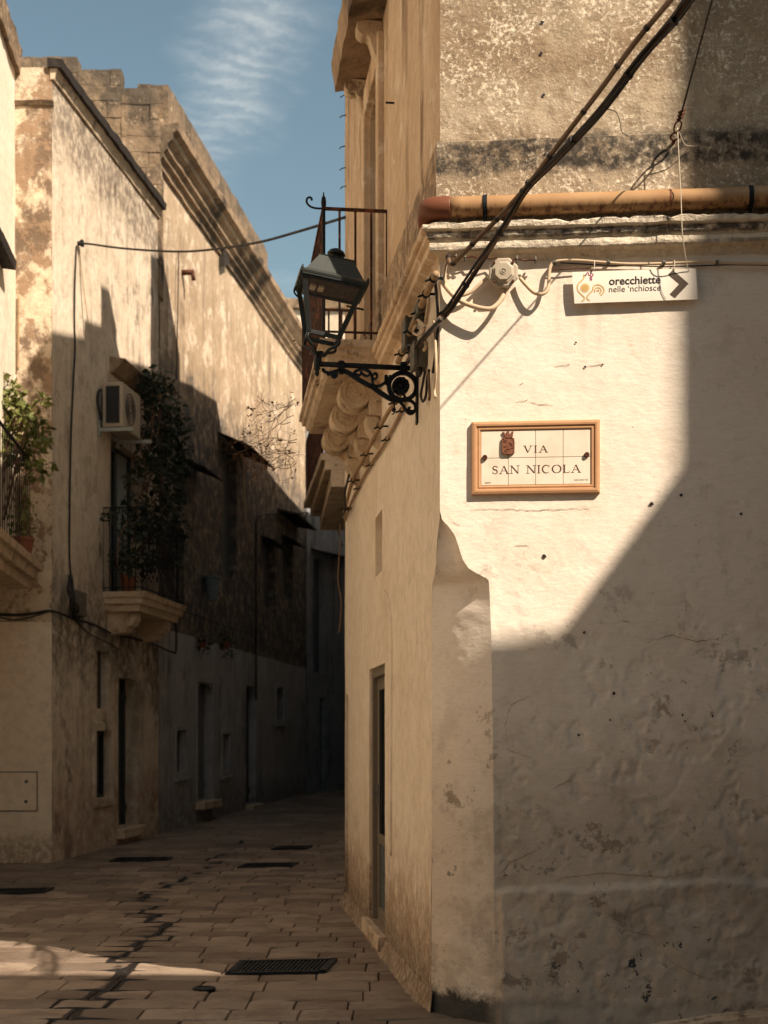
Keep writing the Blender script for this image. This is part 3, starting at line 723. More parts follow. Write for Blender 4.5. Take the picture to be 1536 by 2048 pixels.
# utility hatch on the painted wall
m = MB(); x0, z0 = K.px(74,1621); x1, z1 = K.px(-60,1545)
m.pbox(K, x0, x1, z0, z1, .012, .032); ht = m.build('utility_hatch', M['yellow'], HA, bevel=.004)
m = MB()
for (x, y) in ((54,1563),(53,1603)):
    a, z = K.px(x, y); m = MB(); m.lathe(K.pt(a,z,.03), K.n, [(.022,0),(.022,.006),(.012,.012),(.0,.012)], 12); m.build('screw', M['grey_box'], ht, smooth=True)
m = MB(); g = .012
m.pbox(K, x0-g, x0, z0-g, z1+g, .013, .0165); m.pbox(K, x0, x1, z1, z1+g, .013, .0165); m.pbox(K, x0, x1, z0-g, z0, .013, .0165); m.build('hatch_gap', M['dark_glass'], ht)

# second, taller house
HB = thing('tall_brown_house', L.pt(S2,0), 'tall streaked brown house with deep moulded eaves running down the left of the lane', 'house')
win = [('w', 447,476,905,1156), ('w',356,378,932,1010), ('w',529,553,1078,1215), ('w',566,588,1080,1192), ('w',627,650,1112,1350)]
gnd = [('win',355,375,1461,1545),('door',397,427,1366,1600),('win',447,461,1469,1543),('door',495,514,1372,1607),('win',555,569,1376,1440),('door',640,652,1396,1585),('win',620,626,1385,1440)]
HBh = [rect(*q[1:], .2) for q in win+gnd]
S4 = Lz(668,1200)[0]
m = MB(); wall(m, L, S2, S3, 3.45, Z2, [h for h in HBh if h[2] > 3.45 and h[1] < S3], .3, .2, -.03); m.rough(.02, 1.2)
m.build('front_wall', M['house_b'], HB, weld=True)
zl = min([h[2] for h in HBh if h[2] > 3.0 and h[1] < S3])
m = MB(); wall(m, L, S2, S3, -.15, 3.45, [h for h in HBh if h[3] < 3.45 and h[1] < S3], .3, .2, -.028); m.rough(.015, 1.2)
m.build('ground_floor_wall', M['house_b_low'], HB, weld=True)
m = MB(); house_shell(m, L, S2, S3, 0, Z2, 6, step=1); m.v = [(x,y,z) for x,y,z in m.v]; m.build('roof', M['blank'], HB)
for q, h in zip(win, HBh):
    if h[1] < S3 and h[2] > 3.45: window(HB, L, h[0], h[1], h[2], h[3], -.23, 'shuttered_window', 'shutter', 'shutter', .06, 1)
for q, h in zip(gnd, HBh[len(win):]):
    if h[1] >= S3: continue
    if q[0] == 'win' or q[1] == 397:
        m = MB(); g = .09
        m.pbox(L, h[0]-g, h[0], h[2]-(g if q[0] == 'win' else 0), h[3], -.03, -.005); m.pbox(L, h[1], h[1]+g, h[2]-(g if q[0] == 'win' else 0), h[3], -.03, -.005); m.pbox(L, h[0]-g, h[1]+g, h[3], h[3]+g, -.03, -.003)
        if q[0] == 'win': m.pbox(L, h[0]-g*1.3, h[1]+g*1.3, h[2]-g*1.6, h[2]-g, -.03, .04); m.pbox(L, h[0], h[1], h[2]-g, h[2], -.03, -.004)
        m.build('surround', M['surround'], HB, bevel=.008)
    if q[0] == 'win': window(HB, L, h[0], h[1], h[2], h[3], -.20, 'window', 'door_pale', 'dark_glass', .05, 1)
    else:
        plank_door(HB, L, h[0], h[1], h[2], h[3], -.23, 'door_pale' if q[1] == 397 else 'door_dark', 5)
        m = MB(); m.pbox(L, h[0]-.1, h[1]+.1, h[2]-.15, h[2]-.01, -.2, .15); m.build('doorstep', M['stone'], HB, bevel=.015)
        if q[1] == 397:
            m = MB(); arch_fill(m, L, h[0], h[1], h[3], .18, -.031, .1); m.build('arch_head', M['house_b_low'], HB)
a0, a1 = Lz(440,870)[0], Lz(497,870)[0]
hood(HB, L, a0-.1, a1-.35, Lz(446,870)[1], .62, .03, .28, 'slate', 'window_hood')
a0 = Lz(361,920)[0]; hood(HB, L, a0-.1, a0+1.2, Lz(361,918)[1]+.05, .45, .03, .2, 'slate', 'window_hood')
for (x0, x1, y, p) in ((556,598,1016,.45),(524,556,1068,.25),(566,590,1068,.25)):
    a0, a1 = Lz(x0,y)[0], Lz(x1,y)[0]; hood(HB, L, a0, a1, Lz(x0,y)[1], p, .05, .1, 'slate', 'window_hood')
# deep moulded eaves and the parapet above
pr = [(-.03,Z2-.62),(.02,Z2-.60),(.03,Z2-.50),(.10,Z2-.47),(.10,Z2-.40),(.17,Z2-.36),(.17,Z2-.28),(.26,Z2-.22),(.27,Z2-.14),(.36,Z2-.10),(.38,Z2),(.36,Z2+.03),(-.03,Z2+.05)]
n = 90
m = sweep([[L.pt(S2-(.0 if o < 0 else o*.4)+(S3-S2)*i/n, z, o) for i in range(n+1)] for o, z in pr], 0)
m.prism([L.pt(S2-(.0 if o < 0 else o*.4), z, o) for o, z in pr], L.u*-.004)
m.rough(.016, 3.5); m.build('eaves_cornice', M['hood_stone'], HB)
m = MB(); S2b = Lz(522,506)[0]
m.sbox([L.pt(S2,Z2+.04,-.35),L.pt(S2b,Z2+.04,-.35),L.pt(S2b,Z2+.04,.16),L.pt(S2,Z2+.04,.16),L.pt(S2,12.3,-.35),L.pt(S2b,12.3,-.35),L.pt(S2b,12.27,.16),L.pt(S2,12.27,.16)],.16); m.rough(.03,3); m.build('parapet', M['ashlar'], HB)
# its end wall of bare blocks, stepped at the top
Y2 = L.pt(S2,0).y
def kx(x): return (x-CX)/FPX*Y2
def kz(y): return EYE+(HY-y)/FPX*Y2
m = MB()
for (xa, xb, yt) in ((-60,155,115),(155,243,140),(243,322,178)):
    X0, X1, zt = kx(xa), kx(xb), kz(yt)
    rows = int((zt-9.0)/.26)
    for j in range(rows+1):
        z0 = zt-.26*(j+1); x = X0
        while x < X1-.02:
            w = min(R.uniform(.4,.62), X1-x)
            if X1-x-w < .15: w = X1-x
            g = .004; dy = R.uniform(0,.02)
            m.sbox([(x+g,Y2-.02-dy,z0+g),(x+w-g,Y2-.02-dy,z0+g),(x+w-g,Y2+.3,z0+g),(x+g,Y2+.3,z0+g),(x+g,Y2-.02-dy,z0+.26-g),(x+w-g,Y2-.02-dy,z0+.26-g),(x+w-g,Y2+.3,z0+.26-g),(x+g,Y2+.3,z0+.26-g)],.13)
            x += w
m.rough(.028, 4.5); m.build('stepped_gable', M['ashlar'], HB)
m = MB(); m.quad((kx(-60),Y2+.05,8),(kx(319),Y2+.05,8),(kx(319),Y2+.05,12.1),(kx(-60),Y2+.05,12.1)); m.build('gable_core', M['ashlar'], HB)
m = MB()
a, z = Lz(367,545); m.tube([L.pt(a,z,-.05),L.pt(a,z,.18)], .05, 8); m.tube([L.pt(a,z+.01,.16),L.pt(a,z-.14,.18)], .035, 8)
m.build('spout', M['rust_bit'], HB, smooth=True)
m = MB(); a, z = Lz(445,515); m.prism([L.pt(a-.2,z+.25,-.02),L.pt(a+.3,z-.02,-.02),L.pt(a-.2,z-.25,-.02)], L.n*.10); m.build('corner_stone', M['slate'], HB)

# house closing the view where the lane bends
e0 = L.pt(S3,0); e1 = Vector((1.6, 43.5, 0))
B = Plane(e0.x, e0.y, e1.x-e0.x, e1.y-e0.y, -1)
HC = thing('lane_end_house', B.pt(0,0), 'grey streaked house where the lane bends out of sight', 'house')  # grey plaster with darker blotches and streaks
LB = (e1-e0).length
bh = []
for (x0,x1,y0,y1) in ((627,648,1118,1345),(640,652,1396,1582)):
    a0, a1 = B.px(x0,1300)[0], B.px(x1,1300)[0]; bh.append((a0,a1,B.px((x0+x1)/2,y1)[1],B.px((x0+x1)/2,y0)[1],.2))
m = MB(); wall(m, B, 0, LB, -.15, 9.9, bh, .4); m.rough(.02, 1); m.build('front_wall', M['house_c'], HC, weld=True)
m = MB(); house_shell(m, B, 0, LB, 0, 9.9, 3, step=1); m.build('roof', M['blank'], HC)
window(HC, B, *bh[0][:4], -.2, 'shuttered_window', 'shutter', 'shutter', .07, 1)
plank_door(HC, B, *bh[1][:4], -.2, 'door_dark', 4)
a0 = B.px(621,1100)[0]; hood(HC, B, a0, a0+2.0, B.px(630,1098)[1], .5, .06, .12, 'slate', 'window_hood')
m = MB()
x = 0
while x < LB:
    w = R.uniform(.3,.6); hgt = R.uniform(.05,.5)*(1+noise.noise(Vector((x,0,0))))
    m.sbox([B.pt(x,9.9,-.3),B.pt(x+w,9.9,-.3),B.pt(x+w,9.9,.02),B.pt(x,9.9,.02),B.pt(x,9.9+hgt,-.3),B.pt(x+w,9.9+hgt,-.3),B.pt(x+w,9.9+hgt*.8,.02),B.pt(x,9.9+hgt,.02)],.2); x += w+.01
m.rough(.05,2.5); m.build('broken_parapet', M['ashlar'], HC)

# pale house beyond everything
HE = thing('pale_far_house', (-1,46,0), 'pale sunlit house top beyond the bend, seen through the lantern', 'house')
m = MB(); T = 15.75
PE = Plane(-7, 46, 1, 0, -1)
if PE.n.y > 0: PE.n = -PE.n
eh = [(4.6,5.5,10.2,12.6,.2)]
wall(m, PE, 0, 13, 0, T, eh, .6); m.rough(.02,1); m.build('front_wall', M['house_end'], HE, weld=True)
m = MB(); house_shell(m, PE, 0, 13, 0, T, 4, step=2); m.build('roof', M['blank'], HE)
m = MB(); m.sbox([PE.pt(-.1,T,-.2),PE.pt(13.1,T,-.2),PE.pt(13.1,T,.15),PE.pt(-.1,T,.15),PE.pt(-.1,T+.3,-.2),PE.pt(13.1,T+.3,-.2),PE.pt(13.1,T+.3,.2),PE.pt(-.1,T+.3,.2)],.3); m.rough(.05,2); m.build('coping', M['hood_stone'], HE)
window(HE, PE, *eh[0][:4], -.2, 'shuttered_window', 'shutter', 'shutter', .08, 1)

# nearest left house: only a sliver is in the picture
N0 = Plane(-4.74, 18.0, .1, -1, 1)
if N0.n.x < 0: N0.n = -N0.n
HD = thing('near_left_house', N0.pt(0,0), 'sunlit plastered house at the left edge, with a planted balcony over the painted wall', 'house')
m = MB(); wall(m, N0, 0, 12, 3.6, 10.2, [(1.9,2.9,3.7,6.1,.2),(6,7,3.7,6.1,.2)], .25); m.rough(.015,1.8); m.build('front_wall', M['house_n'], HD, weld=True)
m = MB(); wall(m, N0, 0, 12, -.15, 3.6, [(1.9,2.9,0,2.3,.2),(6,7,0,2.3,.2)], .5, .2, -.55)
m.quad(N0.pt(0,3.6,0), N0.pt(12,3.6,0), N0.pt(12,3.6,-.6), N0.pt(0,3.6,-.6)); m.build('ground_floor_wall', M['house_n'], HD, weld=True)
m = MB(); house_shell(m, N0, .02, 12, 3.6, 10.2, 5, step=2); m.build('roof', M['blank'], HD)
for (a,b_) in ((1.9,2.9),(6,7)):
    window(HD, N0, a, b_, 3.7, 6.1, -.2, 'balcony_door', 'shutter', 'shutter', .08, 1); plank_door(HD, N0, a, b_, 0, 2.3, -.75, 'door_dark', 5)
m = MB(); m.sbox([N0.pt(-.0,10.2,-.1),N0.pt(12,10.2,-.1),N0.pt(12,10.16,.06),N0.pt(0,10.16,.06),N0.pt(0,10.5,-.1),N0.pt(12,10.5,-.1),N0.pt(12,10.46,.09),N0.pt(0,10.46,.09)],.2); m.rough(.03,4); m.build('coping', M['ashlar'], HD)
b0_, b1_ = .38, 4.3; zb = 3.80
m = MB()
for (za, zc, p) in ((zb-.08,zb,.40),(zb-.19,zb-.083,.33),(zb-.30,zb-.193,.24)):
    m.sbox([N0.pt(b0_,za,-.02),N0.pt(b1_,za,-.02),N0.pt(b1_,za,p),N0.pt(b0_,za,p),N0.pt(b0_,zc,-.02),N0.pt(b1_,zc,-.02),N0.pt(b1_,zc,p+.02),N0.pt(b0_,zc,p+.02)],.3)
m.rough(.008,4); bD0 = m.build('balcony', M['stone'], HD)
railing(bD0, [N0.pt(b0_+.1,0,0),N0.pt(b0_+.1,0,.25),N0.pt(b1_-.03,0,.25),N0.pt(b1_-.03,0,0)], zb, zb+1.3, 'iron', .15, .0055, 'balcony_railing')
hood(HD, N0, 1.0, 3.4, 7.45, .16, .12, .02, 'slate', 'door_hood')

# ---------------------------------------------------------------- right side of the lane beyond the corner house
HR = thing('right_lane_house', (-.37,13.75,0), 'tall lane house behind the corner house, showing only a small railed balcony', 'house')
def rx(y): return -.026*y if y < 34 else -.026*34+.28*(y-34)
m = MB()
sk = [(13.76,12.05),(15.5,12.05),(15.5,12.3),(17,12.3),(17,11.9),(22.0,11.75),(24.3,11.5),(24.4,10.75),(28,10.55),(31.9,9.6),(36,9.4),(46,9.4)]
base = [(rx(y),y,z) for y, z in sk]
pts = [(rx(13.76),13.76,-.1)] + base + [(rx(46),46,-.1)]
# wall strip by strip with a thick body behind it
for (y0,z0),(y1,z1) in zip(sk, sk[1:]):
    if y1-y0 < .05 and abs(z1-z0) < .01: continue
    if y1 == y0: continue
    m.hexa([(rx(y0),y0,-.1),(rx(y1),y1,-.1),(5,y1,-.1),(5,y0,-.1),(rx(y0),y0,z0),(rx(y1),y1,z1),(5,y1,z1),(5,y0,z0)])
m.build('walls', M['house_r'], HR)
m = MB()
m.hexa([(rx(19.1)+.02,19.1,11.7),(rx(20.1)+.02,20.1,11.7),(.6,20.1,11.7),(.6,19.1,11.7),(rx(19.1)+.02,19.1,13.7),(rx(20.1)+.02,20.1,13.7),(.6,20.1,13.7),(.6,19.1,13.7)])
m.build('chimney', M['stone'], HR, bevel=.02); m = MB()
m.hexa([(rx(16.4)+.02,16.3,12.2),(rx(16.6)+.02,16.7,12.2),(.0,16.7,12.2),(.0,16.3,12.2),(rx(16.4)+.02,16.3,12.9),(rx(16.6)+.02,16.7,12.9),(.0,16.7,12.9),(.0,16.3,12.9)])
m.build('chimney', M['stone'], HR, bevel=.02)
zz = 5.48
q = [Vector((rx(19)+.05,18.95,0)), at(642,908,18.95), at(607,908,22.9), Vector((rx(22.9)+.05,22.9,0))]
q = [Vector((p.x,p.y,0)) for p in q]
m = MB()
for z0, z1, s in ((zz-.09,zz,1.0),(zz-.22,zz-.093,.86),(zz-.45,zz-.223,.66)):
    r_ = [q[0], q[0]+(q[1]-q[0])*s, q[3]+(q[2]-q[3])*s, q[3]]
    m.sbox([(p.x,p.y,z0) for p in r_]+[(p.x,p.y,z1) for p in r_],.25)
m.rough(.015,4); bR = m.build('balcony', M['stone'], HR)
railing(bR, [q[0], q[1]+(q[0]-q[1])*.06, q[2]+(q[3]-q[2])*.06, q[3]], zz, zz+.95, 'rusty', .1, .012, 'balcony_railing')

# ---------------------------------------------------------------- the house behind the viewer that shades the crossing
HO = thing('opposite_house', (5,2,0), 'plain town house across the crossing whose stepped roofline shades the white wall', 'house')
YO = 2.3
PO = Plane(3.2, YO, 1, 0, 1)
if PO.n.y < 0: PO.n = -PO.n
zl_ = 2.15+1.33*(7.86-YO); 
m = MB()
zl_ += .09
out = [(3.2,-.1),(3.2,zl_),(6.58,zl_),(7.16,10.44),(7.16,15.5),(17,15.5),(17,-.1)]
m.prism([(x,YO,z) for x,z in out], (7,-7,0)); m.build('walls', M['opposite'], HO)
for (x, z) in ((4.2,4.2),(5.6,4.2),(8.5,4.2),(10.5,4.2),(8.5,8),(10.5,8)):
    window(HO, PO, x-3.2, x-3.2+.9, z, z+1.8, .004, 'window', 'shutter', 'dark_glass', .07, 1)
plank_door(HO, PO, 1.2, 2.2, 0, 2.3, .004, 'door_dark', 5)

for nm, P_, a1_, zt_, bk_, lab_ in (('added_sky_blocker', Plane(-12, -9, 1, 0, 1), 16, 12.0, 5, 'plain unseen house added behind the viewer to block sky light'),  # unseen house added to cut sky fill on the front wall
                              ('added_side_blocker', Plane(11.5, 9.5, 0, -1, 1), 7.0, 11, 5, 'plain unseen house added on the right to block sky light'),  # unseen house added to close off more of the sky fill
                              ('added_bounce_house', Plane(-7.5, 5.5, 0, -1, 1), 14.5, 7.0, 4, 'warm plastered unseen house added on the left to bounce sunlight')):  # unseen house added to bounce warm sun into the shaded walls
    if nm == 'added_sky_blocker' and P_.n.y < 0: P_.n = -P_.n
    if nm == 'added_side_blocker' and P_.n.x > 0: P_.n = -P_.n
    if nm == 'added_bounce_house' and P_.n.x < 0: P_.n = -P_.n
    t_ = thing(nm, P_.pt(0,0), lab_, 'house')
    m = MB(); wall(m, P_, 0, a1_, -.1, zt_, [(2,3,0,2.4,.2),(2,3,4,6,.2),(4.5,5.5,4,6,.2)], .8); m.build('front_wall', M['west' if nm == 'added_bounce_house' else 'blank'], t_)
    m = MB(); house_shell(m, P_, 0, a1_, -.1, zt_, bk_, step=2); m.build('roof', M['blank'], t_)
    plank_door(t_, P_, 2, 3, 0, 2.4, -.2, 'door_dark', 5)
    for q_ in (2, 4.5): window(t_, P_, q_, q_+1, 4, 6, -.2, 'window', 'shutter', 'dark_glass', .07, 1)
# ---------------------------------------------------------------- paving
def gpx(x, y):                                   # ground point under a pixel of the photograph
    k = (x-CX)/FPX; s = (y-HY)/FPX
    Y = EYE/s
    for _ in range(8): Y = (EYE-gz(Y))/s
    return Vector((k*Y, Y, 0))
gm = MB(); gm.quad((-400,-400,-.06),(400,-400,-.06),(400,16,-.06),(-400,16,-.06)); gm.quad((-400,16,-.06),(400,16,-.06),(400,50,gz(50)-.06),(-400,50,gz(50)-.06)); gm.quad((-400,50,gz(50)-.06),(400,50,gz(50)-.06),(400,500,gz(50)-.06),(-400,500,gz(50)-.06))
tag(gm.build('ground', M['joint'], None, weld=True), kind='structure')
stain = [gpx(*p) for p in ((150,2040),(190,1990),(240,1945),(235,1905),(290,1880),(325,1850),(300,1825),(280,1798),(335,1772),(370,1760),(410,1740),(445,1710),(470,1690),(520,1672),(560,1655),(600,1640))]
def stain_d(p):
    best = 9
    for a, b in zip(stain, stain[1:]):
        d = b-a; t = max(0, min(1, (p-a).dot(d)/d.dot(d))); q = a+d*t
        dx = abs(p.x-q.x); dy = abs(p.y-q.y)*.55
        best = min(best, math.hypot(dx, dy))
    return best
pm = MB(); jm = MB()
y = 4.0; rr = random.Random(11)
def warp(x, y): return Vector((x+.03*noise.noise(Vector((x*.9,y*.9,0))), y+.07*noise.noise(Vector((x*.45,y*.5,4)))+.02*noise.noise(Vector((x*1.9,y*1.9,8))), 0))
while y < 46:
    d = rr.uniform(.23,.40) if y < 20 else rr.uniform(.45,.8)
    xl = max(-7.5, -3.2-.1*y if y > 10 else -7.5) if y < 19 else -6.6+.124*y-.4
    xr = 4.2 if y < 8.6 else (.9 if y < 14 else .6 if y < 33 else 2.5)
    if y > 19: xr = min(xr, .6 if y < 33 else 2.5)
    x = xl + rr.uniform(-.3,0)
    if 4 < y < 8.6: xr = 6
    while x < xr:
        w = rr.choice((.3,.36,.45,.55,.68))*rr.uniform(.9,1.1) if y < 20 else rr.uniform(.5,1.1)
        jw = rr.uniform(.002,.007)
        near = min(stain_d(Vector((x+w*f, y+d*g, 0))) for f in (0,.5,1) for g in (0,.5,1)) if y < 22 else 9
        tone = rr.random()**.8
        h = rr.uniform(-.002,.002)
        fine = near < .42 and y < 21
        nu, nv = (max(2,int(w/.026)), max(2,int(d/.026))) if fine else (max(2,int(w/.2)), 2)
        base = len(pm.v)
        tilt = (rr.uniform(-.003,.003), rr.uniform(-.003,.003))
        for j in range(-1, nv+2):
            for i in range(-1, nu+2):
                u = min(1,max(0,i/nu)); v = min(1,max(0,j/nv))
                edge = i in (-1,nu+1) or j in (-1,nv+1)
                bx = .006 if not edge else 0
                px_ = x+jw/2+bx+(w-jw-2*bx)*u; py_ = y+jw/2+bx+(d-jw-2*bx)*v
                p = warp(px_, py_)
                # chipped corners
                cr = min(u,1-u)*w + min(v,1-v)*d
                z = gz(p.y) + (h + tilt[0]*(u-.5)+tilt[1]*(v-.5) - .010*max(0,1-cr/.035) + .003*noise.noise(Vector((p.x*5,p.y*5,1))))
                if edge: z -= .012
                ed = min(min(u,1-u)*w, min(v,1-v)*d)
                sv = 0
                if fine:
                    ds = stain_d(p)+.10*noise.noise(Vector((p.x*2.6,p.y*2.6,6)))
                    sv = max(0, 1-ds/.40)*(max(0,1-ed/.045)*.95+.16+.22*noise.noise(Vector((p.x*4,p.y*4,2)))) + max(0,1-ds/.09)*.3
                elif ed < .02: sv = .16*rr.random()
                pm.v.append((p.x,p.y,z)); pm.attr.append((tone, min(1,sv), 0, 1))
        W = nu+3
        for j in range(nv+2):
            for i in range(nu+2):
                a = base+j*W+i; pm.f.append((a,a+1,a+W+1,a+W))
        x += w
    y += d
pav = pm.build('paving', M['pave'], None, smooth=False)
tag(pav, kind='structure')
# kerb at the foot of the white wall (bottom right corner of the picture)
m = MB()
k0, k1 = 1.18, 4.2
m.sbox([F.pt(k0,-.06,.0),F.pt(k1,-.06,.0),F.pt(k1,-.06,.20),F.pt(k0,-.06,.20),F.pt(k0,.03,.0),F.pt(k1,.50,.0),F.pt(k1,.45,.17),F.pt(k0,.015,.17)],.08); m.rough(.010,6)
tag(m.build('sloping_kerb', M['stone'], None), 'pale sloping stone kerb rising along the foot of the white wall', 'kerb')
def grate(pts, label, bars=16, group=None):
    q = [gpx(*p) for p in pts]; z = gz(q[0].y)+.012
    q = [Vector((p.x,p.y,gz(p.y)+.012)) for p in q]
    t = thing('drain_grate', (q[0]+q[2])/2, label, 'drain grate', group)
    fr = MB()
    for a, b in zip(q, q[1:]+q[:1]):
        d = (b-a).normalized(); s = Vector((-d.y,d.x,0))*.022
        fr.box(a-s-d*.02+Vector((0,0,-.02)), (b-a)+d*.04, s*2, (0,0,.026))
    fr.build('frame', M['iron'], t)
    br = MB()
    for i in range(1, bars):
        a = q[0]+(q[1]-q[0])*i/bars; b = q[3]+(q[2]-q[3])*i/bars; d = (b-a); s = (q[1]-q[0]).normalized()*.008
        br.box(a-s+Vector((0,0,-.02)), d, s*2, (0,0,.022))
    br.build('bars', M['iron'], t)
    pl = MB(); pl.add([p+Vector((0,0,-.007)) for p in q], [(0,1,2,3)]); pl.build('pit', M['dark_glass'], t)
grate([(458,1950),(645,1946),(668,1922),(484,1926)], 'slotted iron drain grate in the paving before the lane doorway, largest and nearest', 22)
grate([(-20,1789),(86,1786),(104,1778),(0,1780)], 'dark iron drain grate at the left edge below the ochre wall', 14)
grate([(222,1724),(335,1721),(342,1716),(236,1717)], 'dark iron drain grate in the shade below the old doorway', 14)
grate([(478,1736),(580,1733),(594,1727),(492,1729)], 'dark iron drain grate in mid lane beside the wet stain', 14)
grate([(545,1700),(612,1698),(622,1693),(556,1694)], 'dark iron drain grate farthest up the lane', 12)
c = gpx(408,1979); m = MB(); m.lathe((c.x,c.y,gz(c.y)-.03), (0,0,1), [(.075,0),(.075,.042),(.06,.045),(.055,.040),(0,.041)], 24)
tag(m.build('valve_cover', M['iron'], None, smooth=False), 'small round iron valve cover in the paving left of the big grate', 'valve cover')

# ---------------------------------------------------------------- street name tiles
PL = thing('street_name_plaque', F.at(1073,918), 'cream tile street name plaque in a caramel moulded frame on the white wall', 'street sign')
qa = [F.px(*p) for p in ((944,992),(1203,986),(1196,841),(943,845))]
a0 = (qa[0][0]+qa[3][0])/2; a1 = (qa[1][0]+qa[2][0])/2; zb0 = (qa[0][1]+qa[1][1])/2; zt0 = (qa[2][1]+qa[3][1])/2
OB = .010
def pp(u, v, o): return F.pt(a0+(a1-a0)*u, zb0+(zt0-zb0)*v, OB+o)
def cp(x, y):                                   # crop coordinates of the plaque -> (u, v)
    return ((x-188)/(1288-188), (800-y)/(800-175))
fw = .052; W_, H_ = a1-a0, zt0-zb0
prof = [(0,-.022),(0,.012),(.004,.018),(.016,.022),(.026,.021),(.030,.012),(.034,.012),(.040,.015),(.046,.014),(fw,.004)]
cor = [(0,0),(1,0),(1,1),(0,1)]
rows = []
for g, o in prof:
    rows.append([F.pt(a0+g+(W_-2*g)*u, zb0+g+(H_-2*g)*v, OB+o) for u, v in cor+cor[:1]])
m = sweep(rows, 0); m.build('moulded_frame', M['frame'], PL)
m = MB(); m.pbox(F, a0+.01, a1-.01, zb0+.01, zt0-.01, .0, OB+.002); m.build('backing', M['grout'], PL)
tw, th = (W_-2*fw)/4, (H_-2*fw)/2
for j in range(2):
    for i in range(4):
        m = MB(); x = a0+fw+tw*i; z = zb0+fw+th*j; g = .0013
        m.pbox(F, x+g, x+tw-g, z+g, z+th-g, OB+.001, OB+.007); m.build('tile', M['tile'], PL, bevel=.0015)
TO = OB+.0075
def strokes(m, x, z, h, w, segs, th, o=TO):
    for s in segs:
        pts, wd = s
        P_ = [Vector((x+p[0]*w, z+p[1]*h, 0)) for p in pts]
        Lf, Rt = [], []
        for i, p in enumerate(P_):
            d = (P_[min(i+1,len(P_)-1)]-P_[max(i-1,0)]); d.normalize(); nn = Vector((-d.y,d.x,0))*th*(wd[min(i,len(wd)-1)] if isinstance(wd,(list,tuple)) else wd)/2
            Lf.append(p+nn); Rt.append(p-nn)
        n = len(P_)
        vs = [F.pt(p.x,p.y,o) for p in Lf+Rt]+[F.pt(p.x,p.y,o-.004) for p in Lf+Rt]
        fs = [(i,i+1,n+i+1,n+i) for i in range(n-1)]+[(i,2*n+i,2*n+i+1,i+1) for i in range(n-1)]+[(n+i,n+i+1,3*n+i+1,3*n+i) for i in range(n-1)]
        m.add(vs, fs)
def arc(cx, cy, rx_, ry, a, b, n=14): return [(cx+rx_*math.cos(math.radians(a+(b-a)*i/n)), cy+ry*math.sin(math.radians(a+(b-a)*i/n))) for i in range(n+1)]
def ser(x, y, l=.2): return ([(x-l,y),(x+l,y)], .5)
def tv(n, a=.45, b=1.25): return [a+(b-a)*math.sin(math.pi*i/n) for i in range(n+1)]
LET = {
 'V': (.95, [([(.1,1),(.5,0)],1.2), ([(.9,1),(.5,0)],.6), ser(.1,1), ser(.9,1)]),
 'I': (.3, [([(.5,0),(.5,1)],1.2), ser(.5,0,.55), ser(.5,1,.55)]),
 'A': (.95, [([(.5,1),(.1,0)],.6), ([(.5,1),(.92,0)],1.2), ([(.25,.36),(.75,.36)],.5), ser(.1,0), ser(.92,0)]),
 'N': (1.0, [([(.15,0),(.15,1)],.6), ([(.15,1),(.88,0)],1.2), ([(.88,0),(.88,1)],.6), ser(.15,0), ser(.08,1,.12), ser(.88,1)]),
 'S': (.6, [([(.88,.78)]+arc(.5,.75,.36,.23,35,270,16)+arc(.5,.26,.40,.25,90,-145,16),tv(33)), ([(.9,1),(.9,.72)],.5), ([(.09,.3),(.09,0)],.5)]),
 'C': (.9, [(arc(.52,.5,.46,.5,50,310,26),tv(26)), ([(.86,1),(.86,.7)],.5)]),
 'O': (1.0, [(arc(.5,.5,.46,.5,90,270,18),tv(18,.5,1.3)), (arc(.5,.5,.46,.5,90,-90,18),tv(18,.5,1.3))]),
 'L': (.72, [([(.2,0),(.2,1)],1.2), ([(.0,0),(.92,0),(.95,.25)],.55), ser(.2,1)]),
 'M': (1.15, [([(.12,0),(.12,1)],.6), ([(.12,1),(.5,.05)],1.1), ([(.5,.05),(.88,1)],.6), ([(.88,1),(.88,0)],1.1), ser(.12,0,.13), ser(.88,0,.13)]),
 'X': (.9, [([(.1,1),(.9,0)],1.2), ([(.9,1),(.1,0)],.6), ser(.1,1,.15), ser(.9,0,.15)]),
 'D': (.9, [([(.15,0),(.15,1)],1.1), ([(.15,1)]+arc(.4,.5,.5,.5,90,-90,14)+[(.15,0)],.9)]),
}
def word(text, u0, u1, v0, v1, th, sp=.16, gap=.6):
    x0, z0 = a0+W_*u0, zb0+H_*v0; h = H_*(v1-v0); tot = 0
    for ch in text: tot += gap if ch == ' ' else LET[ch][0]+sp
    k = W_*(u1-u0)/(tot-sp); x = x0; m = MB()
    for ch in text:
        if ch == ' ': x += gap*k; continue
        w = LET[ch][0]; strokes(m, x, z0, h, w*k, LET[ch][1], th); x += (w+sp)*k
    return m
u0, v0 = cp(638,445); u1, v1 = cp(838,388); word('VIA', u0, u1, v0, v1, .0062, .3).build('lettering', M['ink'], PL)
u0, v0 = cp(366,622); u1, v1 = cp(1120,556); word('SAN NICOLA', u0, u1, v0, v1, .0062, .2).build('lettering', M['ink'], PL)
u0, v0 = cp(1070,692); u1, v1 = cp(1185,680); word('MCMXCVII', u0, u1, v0, v1, .0016).build('small_lettering', M['ink'], PL)
u0, v0 = cp(303,704); u1, v1 = cp(352,692); word('MOCO', u0, u1, v0, v1, .0016).build('small_lettering', M['ink'], PL)
